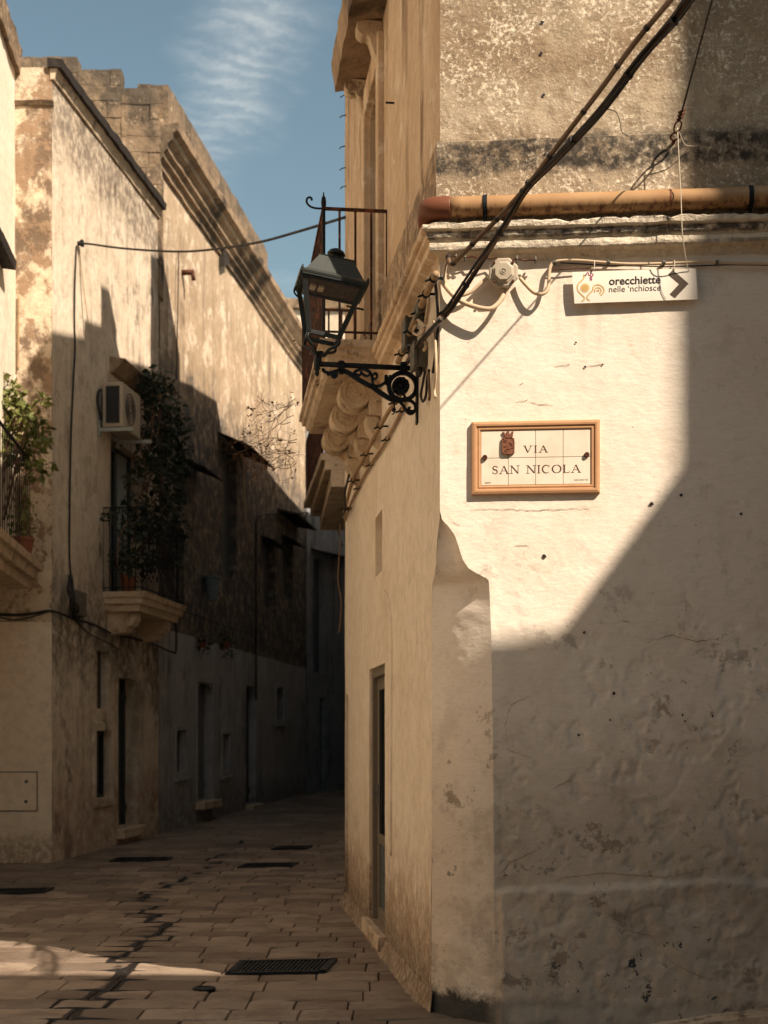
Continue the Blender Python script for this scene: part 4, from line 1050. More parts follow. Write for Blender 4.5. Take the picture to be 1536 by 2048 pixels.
# relief: a plain shield under a battlemented crown
def rel(pts, o0, o1):
    m = MB(); q = [cp(*p) for p in pts]; m.prism([pp(u,v,o0) for u,v in q], F.n*(o1-o0)); return m
m = rel([(447,320),(556,320),(558,450),(535,457),(512,467),(470,457),(447,450)], .006, .020)
sh = m.build('coat_of_arms', M['arms'], PL, bevel=.003)
m = rel([(478,318),(450,268),(472,265),(474,285),(488,285),(488,264),(514,264),(514,285),(527,285),(530,266),(550,264),(540,318)], .006, .018)
m.build('crown', M['arms'], sh, bevel=.002)
m = MB(); rr = random.Random(4)
for k in range(9):
    x, y_ = 462+rr.random()*80, 335+k*12; p = [cp(x+rr.uniform(-18,18), y_+rr.uniform(-8,8)) for _ in range(4)]
    m.tube(smooth_path([pp(u,v,.021) for u,v in p],4), .0022, 5)
m.tube(smooth_path([pp(*cp(x,y_),.021) for x,y_ in ((455,328),(455,445),(500,458),(548,445),(548,328),(455,328))],3), .002, 5)
m.build('relief', M['arms'], sh, smooth=True)
for x, y_ in ((302,482),(1176,474)):
    m = MB(); u, v = cp(x,y_); m.lathe(pp(u,v,.005), F.n, [(.015,0),(.015,.012),(.012,.017),(.006,.017),(.006,.014),(0,.014)], 12); m.build('screw', M['rust_bit'], PL)

# ---------------------------------------------------------------- hanging direction sign
DO = .040
DS = thing('direction_sign', F.at(1270,570,DO), 'thin white hanging sign with arrow, lettering and gold rooster drawing below the cornice', 'sign')
dq = [F.px(x,y,DO) for x,y in ((1149,607),(1396,598),(1392,536),(1144,544))]
def dp(u, v, o=0):                               # bilinear over the board
    a = (dq[0][0]*(1-u)+dq[1][0]*u)*(1-v)+(dq[3][0]*(1-u)+dq[2][0]*u)*v
    z = (dq[0][1]*(1-u)+dq[1][1]*u)*(1-v)+(dq[3][1]*(1-u)+dq[2][1]*u)*v
    bow = .003*math.sin(math.pi*v)-.006*(u-.3)*(u>.3)
    return F.pt(a, z, DO+bow+o)
def dc(x, y):                                    # sign crop pixel -> (u, v)
    PX, PY = 1120+x*310/1536, 480+y*180/892
    a, z = F.px(PX, PY, DO)
    u = .5; v = .5
    for _ in range(12):
        p = dp(u, v); e = Vector(((p-F.pt(a,z,DO)).dot(F.u), p.z-z, 0))
        u -= e.x/.70; v -= e.y/.178
    return u, v
m = MB(); m.grid(lambda u, v: dp(u,v), 24, 8); m.grid(lambda u, v: dp(u,v,-.003), 24, 8, True)
for fn in (lambda u,v: dp(u,0,-.003*v), lambda u,v: dp(u,1,-.003*v)): m.grid(fn, 24, 1)
for fn in (lambda u,v: dp(0,u,-.003*v), lambda u,v: dp(1,u,-.003*v)): m.grid(fn, 8, 1)
m.build('board', M['board'], DS, weld=True)
def flat(pts, o=.0012):
    m = MB(); m.prism([dp(*dc(*p), o) for p in pts], F.n*-.001); return m
m = MB()
for q in (((1070,342),(1118,296),(1274,432),(1182,436)), ((1182,436),(1274,432),(1140,574),(1088,536))):
    m.grid(lambda u, v: dp(*dc(*[ (q[0][i]*(1-u)+q[1][i]*u)*(1-v)+(q[3][i]*(1-u)+q[2][i]*u)*v for i in (0,1)]), .0016), 4, 8)
m.build('arrow', M['arrow_print'], DS)
def ribbon(pts, w, mat, name, n=6, o=.0012):
    p = smooth_path([Vector((x,y,0)) for x,y in pts], n); m = MB(); vs = []
    for i, q in enumerate(p):
        d = (p[min(i+1,len(p)-1)]-p[max(i-1,0)]).normalized(); s = Vector((-d.y,d.x,0))*w/2
        for e in (q+s, q-s): vs.append(dp(*dc(e.x,e.y), o))
    m.add(vs, [(2*i,2*i+1,2*i+3,2*i+2) for i in range(len(p)-1)]); return m
lg = MB()
for pts in ([(232,344),(238,372),(215,405),(185,432),(172,470),(182,510),(215,545),(240,570),(238,595),(214,608)],
            [(296,603),(275,590),(268,565),(290,535),(322,500),(330,470),(350,450),(385,447),(420,465),(436,500),(425,530),(404,550)],
            [(342,520),(345,495),(365,475),(392,478),(408,500),(402,522),(388,530)], [(366,512),(370,500),(382,500),(384,512)]):
    q = ribbon(pts, 12, None, ''); lg.add(q.v, q.f)
lg.build('rooster_drawing', M['gold_print'], DS)
flat([(247+46*math.cos(t*math.pi/12), 476+44*math.sin(t*math.pi/12)) for t in range(24)], .0012).build('disc', M['peach_print'], DS)
flat([(247+33*math.cos(t*math.pi/12), 476+31*math.sin(t*math.pi/12)) for t in range(24)], .0020).build('inner_disc', M['gold_print'], DS)
ribbon([(264,345),(268,325),(282,328),(285,350),(300,352),(305,335),(322,336),(328,352),(312,362),(300,352)], 8, None, '').build('crest', M['red_print'], DS)
ribbon([(318,370),(298,372),(300,384),(316,386),(312,398),(294,396)], 8, None, '').build('crest', M['red_print'], DS)
flat([(252+7*math.cos(t*math.pi/6), 350+9*math.sin(t*math.pi/6)) for t in range(12)], .0016).build('eye', M['black_print'], DS)
def text(body, x0, x1, yb, bold, name):
    c = bpy.data.curves.new(name, 'FONT'); c.body = body; c.size = 1; c.offset = bold; c.extrude = 0; c.resolution_u = 4
    o = bpy.data.objects.new(name, c); COL.objects.link(o)
    bpy.context.view_layer.update()
    me = bpy.data.meshes.new_from_object(o.evaluated_get(bpy.context.evaluated_depsgraph_get())); bpy.data.objects.remove(o)
    xs = [v.co.x for v in me.vertices]; w = max(xs)-min(xs); mn = min(xs); k = (x1-x0)/w
    for v in me.vertices: v.co = dp(*dc(x0+(v.co.x-mn)*k, yb-(v.co.x-mn)*k*.038-v.co.y*k), .0012)
    me.materials.clear(); me.materials.append(M['black_print'])
    t = bpy.data.objects.new(name, me); COL.objects.link(t); attach(t, DS)
text('orecchiette', 485, 998, 447, .022, 'lettering')
text('nelle \u2018nchiosce', 485, 998, 520, -.004, 'lettering')
m = MB(); m.tube(smooth_path([dp(*dc(x,y),.004) for x,y in ((972,268),(980,340),(990,430),(1005,510),(1030,562),(1050,588))],4), .0016, 5); m.build('loose_thread', M['cable_black'], DS)
for x in (340, 1133):
    m = MB(); u, v = dc(x, 300); p = dp(u, v, .003); q = F.pt(*F.px(1120+x*310/1536, 521, .035), .035)
    m.tube(smooth_path([p, (p+q)/2+F.n*.006, q, q-F.n*.02-Vector((0,0,.01))],4), .0028, 6); m.build('tie', M['string'], DS, smooth=True)
m = MB(); m.tube(smooth_path([F.at(x,y,DO-.015) for x,y in ((1095,540),(1120,539),(1150,537),(1172,537))]+[dp(*dc(302,278),.003),dp(*dc(315,318),.004)],4), .0035, 6); m.build('hanging_wire', M['rust_bit'], DS, smooth=True)

# ---------------------------------------------------------------- octagonal junction box and its cables
JB = thing('junction_box', F.at(1007,554), 'octagonal beige junction box with raised lid on the white wall under the cornice', 'junction box')
def octa(r, o, c=(1007,554), rot=math.pi/8):
    a, z = F.px(*c); return [F.pt(a+r*math.cos(rot+k*math.pi/4), z+r*math.sin(rot+k*math.pi/4), o) for k in range(8)]
def oct_body(levels):
    m = MB(); rows = [octa(r,o)+octa(r,o)[:1] for r, o in levels]; q = sweep(rows, 0); m.add(q.v, q.f); m.add(octa(*levels[-1]), [tuple(range(8))]); return m
oct_body([(.070,.0),(.074,.06),(.088,.062),(.088,.078),(.078,.082)]).build('body', M['beige_box'], JB, bevel=.003)
oct_body([(.066,.078),(.064,.088),(.052,.092),(.052,.100),(.048,.103)]).build('lid', M['beige_box'], JB, bevel=.002)
m = MB(); a, z = F.px(1007,554); m.lathe(F.pt(a,z,.102), F.n, [(.018,0),(.018,.004),(.013,.004),(.013,.001),(.007,.001),(.006,.004),(0,.004)], 16); m.build('lid_boss', M['beige_box'], JB)
for k in (0,2,4,6):
    p = octa(.074,.082,rot=math.pi/4)[k]; m = MB(); m.lathe(p, F.n, [(.008,0),(.008,.012),(.0,.013)], 8); m.build('lid_screw', M['rust_bit'], JB)
def cable(pts, r, mat, label, name='cable', cat='cable', group=None, n=6, seg=8):
    m = MB(); m.tube(smooth_path(pts, n), r, seg); o = m.build(name, M[mat], None, smooth=True)
    return tag(o, label, cat, group)
fp = lambda l, o=.03: [F.at(x,y,o if len(q:=(x,y)) else 0) for x,y in l]
cable([F.at(876,548,.03),F.at(890,572,.05),F.at(915,598,.07),F.at(945,612,.08),F.at(978,618,.085),F.at(995,608,.07),F.at(1006,592,.05),F.at(1008,580,.035)], .0135, 'cable_cream', 'cream sheathed cable sagging in the lowest loop under the octagonal box')
cable([F.at(918,505,.03),F.at(900,515,.03),F.at(890,535,.03),F.at(890,560,.035),F.at(900,582,.04),F.at(918,591,.045),F.at(940,585,.045),F.at(958,570,.04),F.at(974,556,.035)], .011, 'cable_cream', 'cream sheathed cable curling round from the cornice corner into the box side')
cable([F.at(1040,556,.035),F.at(1052,570,.045),F.at(1068,585,.055),F.at(1085,588,.06),F.at(1096,577,.05),F.at(1098,555,.035),F.at(1100,535,.03),F.at(1108,524,.025)], .0105, 'cable_cream', 'cream sheathed cable leaving the box to the right in a hanging loop')
hc = [F.at(x,y,.028) for x,y in ((1106,524),(1125,521),(1160,521),(1210,525),(1260,528),(1330,527),(1400,524),(1460,526),(1536,527),(1620,526),(1800,526))]
o = cable(hc, .0085, 'cable_cream', 'cream cable clipped along the underside of the cornice above the hanging sign')
m = MB()
for x in (1109,1217,1328,1434):
    a, z = F.px(x, 525, .028); m.lathe(F.pt(a-.008,z,.028), F.u, [(.0085,0),(.014,0),(.014,.016),(.0085,.016)], 10); m.pbox(F, a-.008,a+.008,z-.006,z+.016,0,.012)
m.build('clip', M['grey_box'], o)
m = MB(); m.tube([F.at(x,y+4.5,.014) for x,y in ((1120,521),(1210,526),(1330,529),(1460,525),(1536,526),(1800,528))], .0035, 5); tag(m.build('thin_wire', M['cable_black'], None), 'thin dark wire stretched beside the cream cable under the cornice', 'wire')
tw_ = [F.at(x,y+1.2*math.sin(i*2.1),.05+.004*math.cos(i*2.1)) for i,(x,y) in enumerate([(905+ (1075-905)*k/22, 512+9*k/22) for k in range(23)])]
o = cable(tw_, .0045, 'rust_bit', 'twisted rusty tie wire along the corner under the cornice', 'tie_wire', 'wire', n=3)
m = MB()
for i, (x,y) in enumerate(((912,514),(920,516),(930,516),(1034,519),(1071,520))):
    p = F.at(x,y,.05); m.tube([p+Vector((0,0,.02)), p+F.n*.012, p-Vector((0,0,.02))], .006, 6)
m.build('wire_clamp', M['grey_box'], o)

# ---------------------------------------------------------------- orange drainpipe on the string course
DP = thing('drainpipe', F.at(1200,416), 'sunlit orange plastic drainpipe lying along the top of the cornice', 'drainpipe')
pc = 4.585; po = .084; pr_ = .057
m = MB(); m.tube([F.pt(.05+i*.08,pc+.001*math.sin(i),po) for i in range(0,90)], pr_, 20); m.build('pipe', M['pipe'], DP, smooth=True)
m = MB(); el = smooth_path([F.pt(.06,pc,po), F.pt(.0,pc,po), corner_off(po*.7)+Vector((0,0,pc))-F.u*.01, S.pt(.06,pc-.01,po*.7), S.pt(.16,pc-.05,po*.3)], 6)
m.tube(el, pr_+.005, 20); m.build('elbow', M['pipe_dark'], DP, smooth=True)
for x in (970,1500,1340):
    a = F.px(x,415,po)[0]; m = MB(); w = .012 if x != 1340 else .004; e = .006 if x != 1340 else .003
    m.tube([F.pt(a-w,pc,po),F.pt(a+w,pc,po)], pr_+e, 20)
    if x != 1340: m.tube([F.pt(a,pc-pr_,po+.03),F.pt(a,pc-pr_-.035,po-.02),F.pt(a,pc-pr_-.03,0)], .008, 6)
    m.build('pipe_clamp' if x != 1340 else 'pipe_joint', M['iron'] if x != 1340 else M['pipe_dark'], DP, smooth=False)

# ---------------------------------------------------------------- cables crossing the street from the corner
def bundle(pts, n, r, spread, mat, name, label, ties, seed=0):
    rnd = random.Random(seed); p = smooth_path(pts, 10); t = thing(name, pts[0], label, 'cable')
    for k in range(n):
        ph = rnd.uniform(0,6.28); m = MB(); q = []
        for i, x in enumerate(p):
            s = spread*(.8+.3*math.sin(i*.09+k)); q.append(x+Vector((math.cos(ph+i*.03),math.sin(ph*1.7)*.6,math.sin(ph+i*.03)))*s)
        m.tube(q, r*rnd.uniform(.75,1.15), 7); m.build('strand', M[mat] if not isinstance(mat, list) else M[mat[k%len(mat)]], t, smooth=True)
    for i in range(2, len(p)-1, ties):
        d = (p[i+1]-p[i]).normalized()*.009; m = MB(); m.tube([p[i]-d,p[i]+d], spread*.9+r*1.2, 9); m.build('tie', M['cable_black'], t)
    return p
bpts = [F.at(884,632,.03), at(905,608,7.83), at(960,525,7.72), at(1010,450,7.55), at(1054,374,7.40), at(1112,315,7.2), at(1200,222,6.9), at(1280,120,6.6), at(1350,40,6.3), at(1408,-40,6.0), at(1640,-330,4.8), at(2300,-1200,3.0)]
bp_ = bundle(bpts, 7, .0085, .0165, ['cable_black','cable_black','cable_brown'], 'cable_bundle', 'thick bundle of dark cables strung from the house corner across the street', 13, 2)
spts = [F.at(896,512,.05), at(905,528,7.83), at(945,488,7.7), at(1000,432,7.56), at(1057,368,7.38), at(1120,285,7.15), at(1200,180,6.8), at(1270,85,6.5), at(1345,-5,6.2), at(1600,-310,4.9), at(2250,-1150,3.0)]
bundle(spts, 1, .0135, .0, 'cable_brown', 'tied_cable', 'single brown cable with dark ties running just above the black cable bundle', 9, 3)
cable([at(1212,218,6.87), at(1232,224,6.88), at(1240,245,6.88), at(1244,264,6.88), at(1258,273,6.88)], .0022, 'cable_black', 'loose wire end curling away from the cable bundle', 'loose_wire', 'wire')
# tension wire with its turnbuckle
hk = F.at(1345,292,.0)
wd = F.u*.052+F.n+Vector((0,0,.20))
TWt = thing('tension_wire', hk, 'thin steel wire with turnbuckle running from the ochre wall toward the viewer', 'wire')
m = MB(); m.tube([hk+wd*.22, hk+wd*7], .0055, 6); m.build('wire', M['cable_black'], TWt, smooth=True)
m = MB(); m.tube([hk-F.n*.03, hk+wd*.05], .010, 7); m.tube(smooth_path([hk+wd*.05, hk+wd*.07+F.u*.022, hk+wd*.10+F.u*.022, hk+wd*.12, hk+wd*.10-F.u*.022, hk+wd*.07-F.u*.022, hk+wd*.05],3), .006, 6); m.build('eye_bolt', M['rust_bit'], TWt, smooth=True)
m = MB()
for s in (-1,1): m.tube(smooth_path([hk+wd*.12, hk+wd*.14+F.u*.016*s, hk+wd*.2+F.u*.016*s, hk+wd*.22],3), .005, 6)
for t_ in (.24,.27,.30): m.tube([hk+wd*t_-F.u*.016-Vector((0,0,.01)), hk+wd*t_+F.u*.018+Vector((0,0,.012))], .008, 6)
m.build('turnbuckle', M['rust_bit'], TWt, smooth=True)
cable([hk+wd*.16, F.at(1362,400,.17), F.at(1365,470,.16), F.at(1374,530,DO+.02), F.at(1379,541,DO)], .0026, 'string', 'pale string hanging from the turnbuckle down to the direction sign', 'string', 'string')
cable([hk+wd*.16, F.at(1368,286,.10), F.at(1380,292,.05), F.at(1400,291,.02)], .0024, 'string', 'short pale cord end trailing right of the turnbuckle', 'cord', 'cord')

# ---------------------------------------------------------------- boxes and conduits on the side wall by the lamp
def sbx(x0, x1, y0, y1, o, mat, label, tilt=0):
    c0 = S.px((x0+x1)/2, y0)[0]
    zt, zb_ = S.px((x0+x1)/2, y0)[1], S.px((x0+x1)/2, y1)[1]
    t = thing('electrical_box', S.pt(c0,(zt+zb_)/2,0), label, 'electrical box')
    ln = (x1-x0)/FPX*S.pt(c0,0).y-.0
    w = .16; d = max(.05, ln*.75)
    m = MB(); m.pbox(S, c0-w/2, c0+w/2, zb_, zt, .0, d); m.build('case', M[mat], t, bevel=.006)
    m = MB(); m.pbox(S, c0-w/2-.006, c0+w/2+.006, zb_-.006, zt+.006, d, d+.022); m.build('lid', M[mat], t, bevel=.004)
    m = MB()
    for k in (-.03,.0,.03): m.tube([S.pt(c0+k,zb_+.01,d*.6),S.pt(c0+k,zb_-.04,d*.6)], .012, 7)
    m.build('cable_gland', M['cable_black'], t, smooth=True)
    return c0, zt, zb_, d
sbx(846,864,609,631,0,'grey_box','small brown electrical box highest on the side wall near the corner')
B2 = sbx(819,843,641,697,0,'grey_box','brown electrical box left of the other two, above the lamp arm')
B3 = sbx(838,866,690,738,0,'grey_box','grey electrical box just right of the lamp arm with cables drooping below')
rnd = random.Random(9)
lab = ['black cable loop drooping lowest under the grey electrical box', 'brown cable hanging straight under the grey electrical box', 'cream cable trailing near the corner beside the grey electrical box']
for k,(xs,mt) in enumerate((([(850,742),(846,765),(842,790),(846,803),(852,790),(854,760),(858,740)],'cable_black'), ([(857,740),(858,765),(859,790),(858,800)],'cable_brown'), ([(868,640),(871,690),(872,740),(869,780),(871,794)],'cable_cream'))):
    cable([S.at(x,y,.03) for x,y in xs], .008, mt, lab[k], 'hanging_cable')
m = MB()
def sz(l, o): return [S.at(x,y,o) for x,y in l]
cable([bpts[0]]+sz([(872,650),(855,668),(838,688),(824,708),(812,730)],.06), .016, 'cable_brown', 'thick brown cable running from the house corner down behind the lamp bracket')
cable(sz([(880,640),(860,661),(845,676),(832,694)],.09), .012, 'cable_black', 'black cable hugging the brown one between the electrical boxes')
cable(sz([(858,596),(852,640),(846,660),(852,690),(848,700)],.05), .010, 'cable_cream', 'cream cable linking the top electrical box to the grey one')
cable(sz([(870,560),(874,600),(876,650),(872,700),(866,745)],.02), .009, 'cable_black', 'black cable dropping just left of the white corner')
cable(sz([(836,640),(850,655),(838,670),(826,664),(832,650)],.08), .008, 'cable_cream', 'small coil of cream cable between the electrical boxes')
cable(sz([(806,700),(820,690),(828,705),(818,722)],.07), .007, 'cable_black', 'short black cable curl above the lamp arm collar')
def conduit(l, o, r, label, mat='conduit'):
    p = sz(l, o); q = smooth_path(p, 6)
    t = thing('conduit', p[0], label, 'conduit')
    m = MB(); m.tube(q, r, 10); m.build('pipe', M[mat], t, smooth=True)
    m = MB()
    for i in range(3, len(q), 7):
        d = (q[i]-q[i-1]).normalized(); s = d.orthogonal().normalized()
        m.tube([q[i]-d*.012,q[i]+d*.012], r+.006, 10); m.tube([q[i],q[i]+S.n*(r+.03)-Vector((0,0,.02))], .007, 5); m.tube([q[i],q[i]-S.n*(o)], .008, 5)
    m.build('clamp', M['iron'], t)
conduit([(872,548),(862,568),(848,598),(836,628),(822,660),(806,700),(796,724)], .05, .020, 'painted conduit with dark clamps running from the corner past the electrical boxes')
conduit([(800,790),(778,822),(752,868),(728,915),(706,960),(692,1010),(688,1035)], .06, .016, 'outer painted conduit descending below the balcony corbels into the lane')
conduit([(812,800),(792,845),(765,893),(738,935),(716,975),(700,1012),(690,1042)], .02, .012, 'inner painted conduit lying closer to the wall below the corbels')
cable(sz([(698,950),(690,985),(690,1020),(682,1035),(676,1060),(684,1090)],.10), .010, 'cable_black', 'loose dark cable drooping where the conduits turn the far wall end')
cable([S.pt(SL-.1,S.px(690,1050)[1],.06)]+[at(x,y,13.6) for x,y in ((679,1100),(676,1160),(682,1200),(680,1250),(677,1265))], .006, 'cable_brown', 'thin brown wire dangling off the far end of the side wall')
# ---------------------------------------------------------------- wall lantern on its scrolled bracket
la = (8.80-7.94)/S.u.y
LT = thing('street_lantern', S.at(835,740), 'old green four sided lantern leaning on a black scrolled iron wall bracket', 'street lamp')
Pb = S.pt(la, 0)
YB = Pb.y
def bp3(x, y, dy=0):                              # bracket plane (square to the side wall), from lantern crop pixels
    X, Y = 560+x*.2441, 360+y*.2441
    k = (X-CX)/FPX
    # Pb + n*t with x = k*y
    t = (k*Pb.y-Pb.x)/(S.n.x-k*S.n.y)
    p = Pb+S.n*t
    return Vector((p.x, p.y, EYE+(HY-Y)/FPX*p.y)) + S.u*dy
def bl(l): return [bp3(x,y) for x,y in l]
K_ = .000762
m = MB(); m.tube(bl([(325,1508),(1135,1546)]), 22*K_, 12); m.build('arm', M['iron'], LT, smooth=True)
for x, y_ in ((502,1530),(1010,1540)):
    m = MB(); a, b = bp3(x-20,y_-1), bp3(x+20,y_+1); m.tube([a,b], 38*K_, 14); m.tube([bp3(x-26,y_),bp3(x-18,y_)], 44*K_, 14); m.tube([bp3(x+18,y_),bp3(x+26,y_)], 44*K_, 14)
    c = bp3(x,y_); m.tube([c+Vector((0,0,.036)), c-Vector((0,0,.045))], .016, 8)
    m.build('collar', M['iron'], LT, smooth=False)
m = MB(); t = bp3(1128,1480); bt = bp3(1132,2000)
m.pbox(S, la-.03, la+.03, bt.z, t.z, .0, .012); m.build('wall_plate', M['iron'], LT, bevel=.003)
def flatbar(m, l, w, th=.012, n=6):               # strap bent in the bracket plane
    p = smooth_path([Vector((x,y,0)) for x,y in l], n); A = []; Bv = []
    ws = w if isinstance(w, list) else [w]*len(p)
    for i, q in enumerate(p):
        d = (p[min(i+1,len(p)-1)]-p[max(i-1,0)]).normalized(); s = Vector((-d.y,d.x,0))*(ws[min(len(ws)-1, int(i*len(ws)/len(p)))])/2
        A.append(q+s); Bv.append(q-s)
    n_ = len(p); vs = []
    for o in (-th, th):
        vs += [bp3(q.x,q.y,o) for q in A]+[bp3(q.x,q.y,o) for q in Bv]
    fs = []
    for i in range(n_-1):
        fs += [(i,i+1,n_+i+1,n_+i),(2*n_+i,3*n_+i,3*n_+i+1,2*n_+i+1),(i,2*n_+i,2*n_+i+1,i+1),(n_+i,n_+i+1,3*n_+i+1,3*n_+i)]
    fs += [(0,n_,3*n_,2*n_),(n_-1,3*n_-1,4*n_-1,2*n_-1)]
    m.add(vs, fs)
def circ(cx, cy, r, a=0, b=360, n=24): return [(cx+r*math.cos(math.radians(a+(b-a)*i/n)), cy-r*math.sin(math.radians(a+(b-a)*i/n))) for i in range(n+1)]
m = MB()
flatbar(m, circ(1005,1692,112), 34, .014, 2)
m.build('ring', M['iron'], LT)
m = MB(); c = bp3(988,1690)
m.lathe(c-S.u*.02, S.u, [(72*K_,0),(72*K_,.03),(58*K_,.036),(50*K_,.032),(30*K_,.036),(14*K_,.046),(0,.048)], 20)
m.lathe(c+S.u*.02, S.u*-1, [(72*K_,0),(72*K_,.03),(58*K_,.036),(50*K_,.032),(30*K_,.036),(14*K_,.046),(0,.048)], 20)
for k in range(10):
    a = k*math.pi/5; p = c+(S.n*math.cos(a)+Vector((0,0,1))*math.sin(a))*.042
    m.lathe(p-S.u*.04, S.u, [(.004,-.002),(.011,.0),(.011,.08),(.004,.082)], 8)
m.build('medallion', M['iron'], LT, smooth=False)
m = MB()
flatbar(m, [(480,1552),(520,1562),(580,1592),(660,1645),(748,1692)], 34)
flatbar(m, [(772,1706),(840,1755),(910,1795),(975,1808),(1030,1795)], 36)
flatbar(m, [(765,1672),(755,1706)], 22); flatbar(m, [(735,1695),(775,1718)], 14)
flatbar(m, [(350,1545),(368,1572),(410,1580),(450,1566),(500,1552)], 20); flatbar(m, circ(446,1594,17), 28, .016, 2)
flatbar(m, [(350,1545),(352,1560),(372,1562)], 16)
flatbar(m, [(385,1584),(395,1598),(410,1592)], 14)
flatbar(m, [(600,1590),(625,1565),(680,1552),(730,1570),(752,1610),(760,1668)], 20)
flatbar(m, [(612,1566),(618,1592),(650,1600),(664,1584)], 18); flatbar(m, [(752,1612),(775,1585),(795,1600),(788,1628),(765,1630)], 18); flatbar(m, [(660,1570),(690,1600),(720,1606),(735,1590)], 16)
flatbar(m, [(772,1690),(820,1686),(860,1662),(895,1632),(905,1600)], 22)
flatbar(m, [(905,1640),(870,1622),(870,1660),(895,1682),(905,1640)], 24); flatbar(m, [(870,1630),(862,1605),(885,1612)], 14)
flatbar(m, [(945,1800),(975,1812),(1010,1850),(1035,1890),(1060,1914),(1090,1910),(1108,1880),(1104,1840),(1075,1812),(1035,1800)], 20)
flatbar(m, [(1108,1880),(1088,1895),(1060,1888),(1052,1868),(1070,1866)], 16)
flatbar(m, [(1008,1740),(1020,1770),(1035,1800)], 16)
flatbar(m, [(938,1800),(940,1870)], 8, .004); flatbar(m, circ(933,1884,9), 14, .012, 2)
flatbar(m, [(915,1920),(935,1912),(940,1896)], 8, .005)
m.build('scrollwork', M['iron'], LT)
m = MB(); e = bp3(300,1500)
m.lathe(bp3(303,1440)+Vector((0,0,.01)), (0,0,-1), [(.008,0),(.012,.015),(.020,.03),(.022,.075),(.018,.085),(.022,.092),(.016,.10),(.010,.105),(.016,.115),(.012,.13),(.004,.14)], 14)
m.build('end_finial', M['lamp_dark'], LT, smooth=True)
# lantern body in its own upright axes, leaning
piv = bp3(325,1432); ROLL = math.radians(9.5); YAW = math.radians(9); PITCH = math.radians(1)
RM = Matrix.Translation(piv) @ Matrix.Rotation(ROLL, 4, 'Y') @ Matrix.Rotation(PITCH, 4, 'X') @ Matrix.Rotation(YAW, 4, 'Z')
def lw(x, y, z): return RM @ Vector((x,y,z))
def frust(m, z0, h0, z1, h1, thick=0):
    p = [(-h0,-h0,z0),(h0,-h0,z0),(h0,h0,z0),(-h0,h0,z0),(-h1,-h1,z1),(h1,-h1,z1),(h1,h1,z1),(-h1,h1,z1)]
    m.hexa([lw(*q) for q in p])
ze, he = .425, .212
m = MB()
lv = [(he,ze),(he+.004,ze+.012),(he-.012,ze+.022),(.175,ze+.038),(.108,ze+.150),(.112,ze+.158),(.100,ze+.162)]
rows = [[lw(x*h,y*h,z) for x,y in ((-1,-1),(1,-1),(1,1),(-1,1),(-1,-1))] for h, z in lv]
q = sweep(rows, 0); m.add(q.v, q.f); m.add([lw(x*.1,y*.1,ze+.162) for x,y in ((-1,-1),(1,-1),(1,1),(-1,1))], [(0,1,2,3)])
rf = m.build('roof', M['lamp_green'], LT)
m = MB(); m.lathe(lw(0,0,ze+.16), RM.to_3x3() @ Vector((0,0,1)), [(.05,0),(.05,.012),(.040,.018),(.040,.035),(.056,.040),(.058,.048),(.045,.066),(.022,.078),(.0,.08)], 18); m.build('chimney_cap', M['lamp_dark'], rf, smooth=True)
m = MB()
for sx, sy in ((-1,-1),(1,-1),(1,1),(-1,1)): m.lathe(lw(sx*he*.96,sy*he*.96,ze+.01), RM.to_3x3() @ Vector((0,0,1)), [(.008,0),(.009,.015),(.004,.03),(0,.034)], 8)
m.build('corner_knobs', M['lamp_dark'], rf, smooth=True)
m = MB()
def lb(a, b, w):                                  # square bar between two local points
    a = lw(*a); b = lw(*b); d = (b-a).normalized(); s = d.cross(Vector((0,1,0.01))).normalized()*w/2; t_ = d.cross(s).normalized()*w/2
    m.hexa([a-s-t_,a+s-t_,a+s+t_,a-s+t_,b-s-t_,b+s-t_,b+s+t_,b-s+t_])
hb, zb2 = .094, .105; ht_ = .186
C4 = ((-1,-1),(1,-1),(1,1),(-1,1))
for sx, sy in C4: lb((sx*hb,sy*hb,zb2),(sx*ht_,sy*ht_,ze), .029)
for (a, b) in zip(C4, C4[1:]+C4[:1]):
    lb((a[0]*hb,a[1]*hb,zb2),(b[0]*hb,b[1]*hb,zb2), .024); lb((a[0]*ht_,a[1]*ht_,ze-.012),(b[0]*ht_,b[1]*ht_,ze-.012), .026); lb((a[0]*.2,a[1]*.2,ze-.002),(b[0]*.2,b[1]*.2,ze-.002), .02)
m.build('glass_frame', M['lamp_post'], LT, bevel=.002)
m = MB(); frust(m, ze-.012, .172, ze-.004, .172); pl = m.build('lamp_plate', M['lamp_plate'], LT)
m = MB()
for k in range(2):
    x = -.11+k*.05; m.hexa([lw(*p) for p in [(x-.018,-.05,ze-.03),(x+.018,-.05,ze-.03),(x+.018,.05,ze-.03),(x-.018,.05,ze-.03),(x-.018,-.05,ze-.012),(x+.018,-.05,ze-.012),(x+.018,.05,ze-.012),(x-.018,.05,ze-.012)]])
m.build('lamp_fitting', M['beige_box'], LT, bevel=.004)
for (a, b) in zip(C4, C4[1:]+C4[:1]):
    g = MB(); i0, i1 = hb-.003, ht_-.003
    g.add([lw(a[0]*i0,a[1]*i0,zb2+.01), lw(b[0]*i0,b[1]*i0,zb2+.01), lw(b[0]*i1,b[1]*i1,ze-.02), lw(a[0]*i1,a[1]*i1,ze-.02)], [(0,1,2,3)])
    g.build('glass_pane', M['glass'], LT)
m = MB()
for sx, sy in C4:
    m.tube(smooth_path([lw(sx*hb,sy*hb,zb2-.005), lw(sx*hb*1.05,sy*hb*1.05,zb2-.04), lw(sx*hb*.75,sy*hb*.75,zb2-.062), lw(sx*hb*.5,sy*hb*.5,.03), lw(sx*.03,sy*.03,.006), lw(0,0,0)],5), .010, 8)
m.lathe(lw(0,0,.02), (0,0,-1), [(.02,0),(.024,.01),(.014,.02),(.010,.05),(.010,.06)], 12)
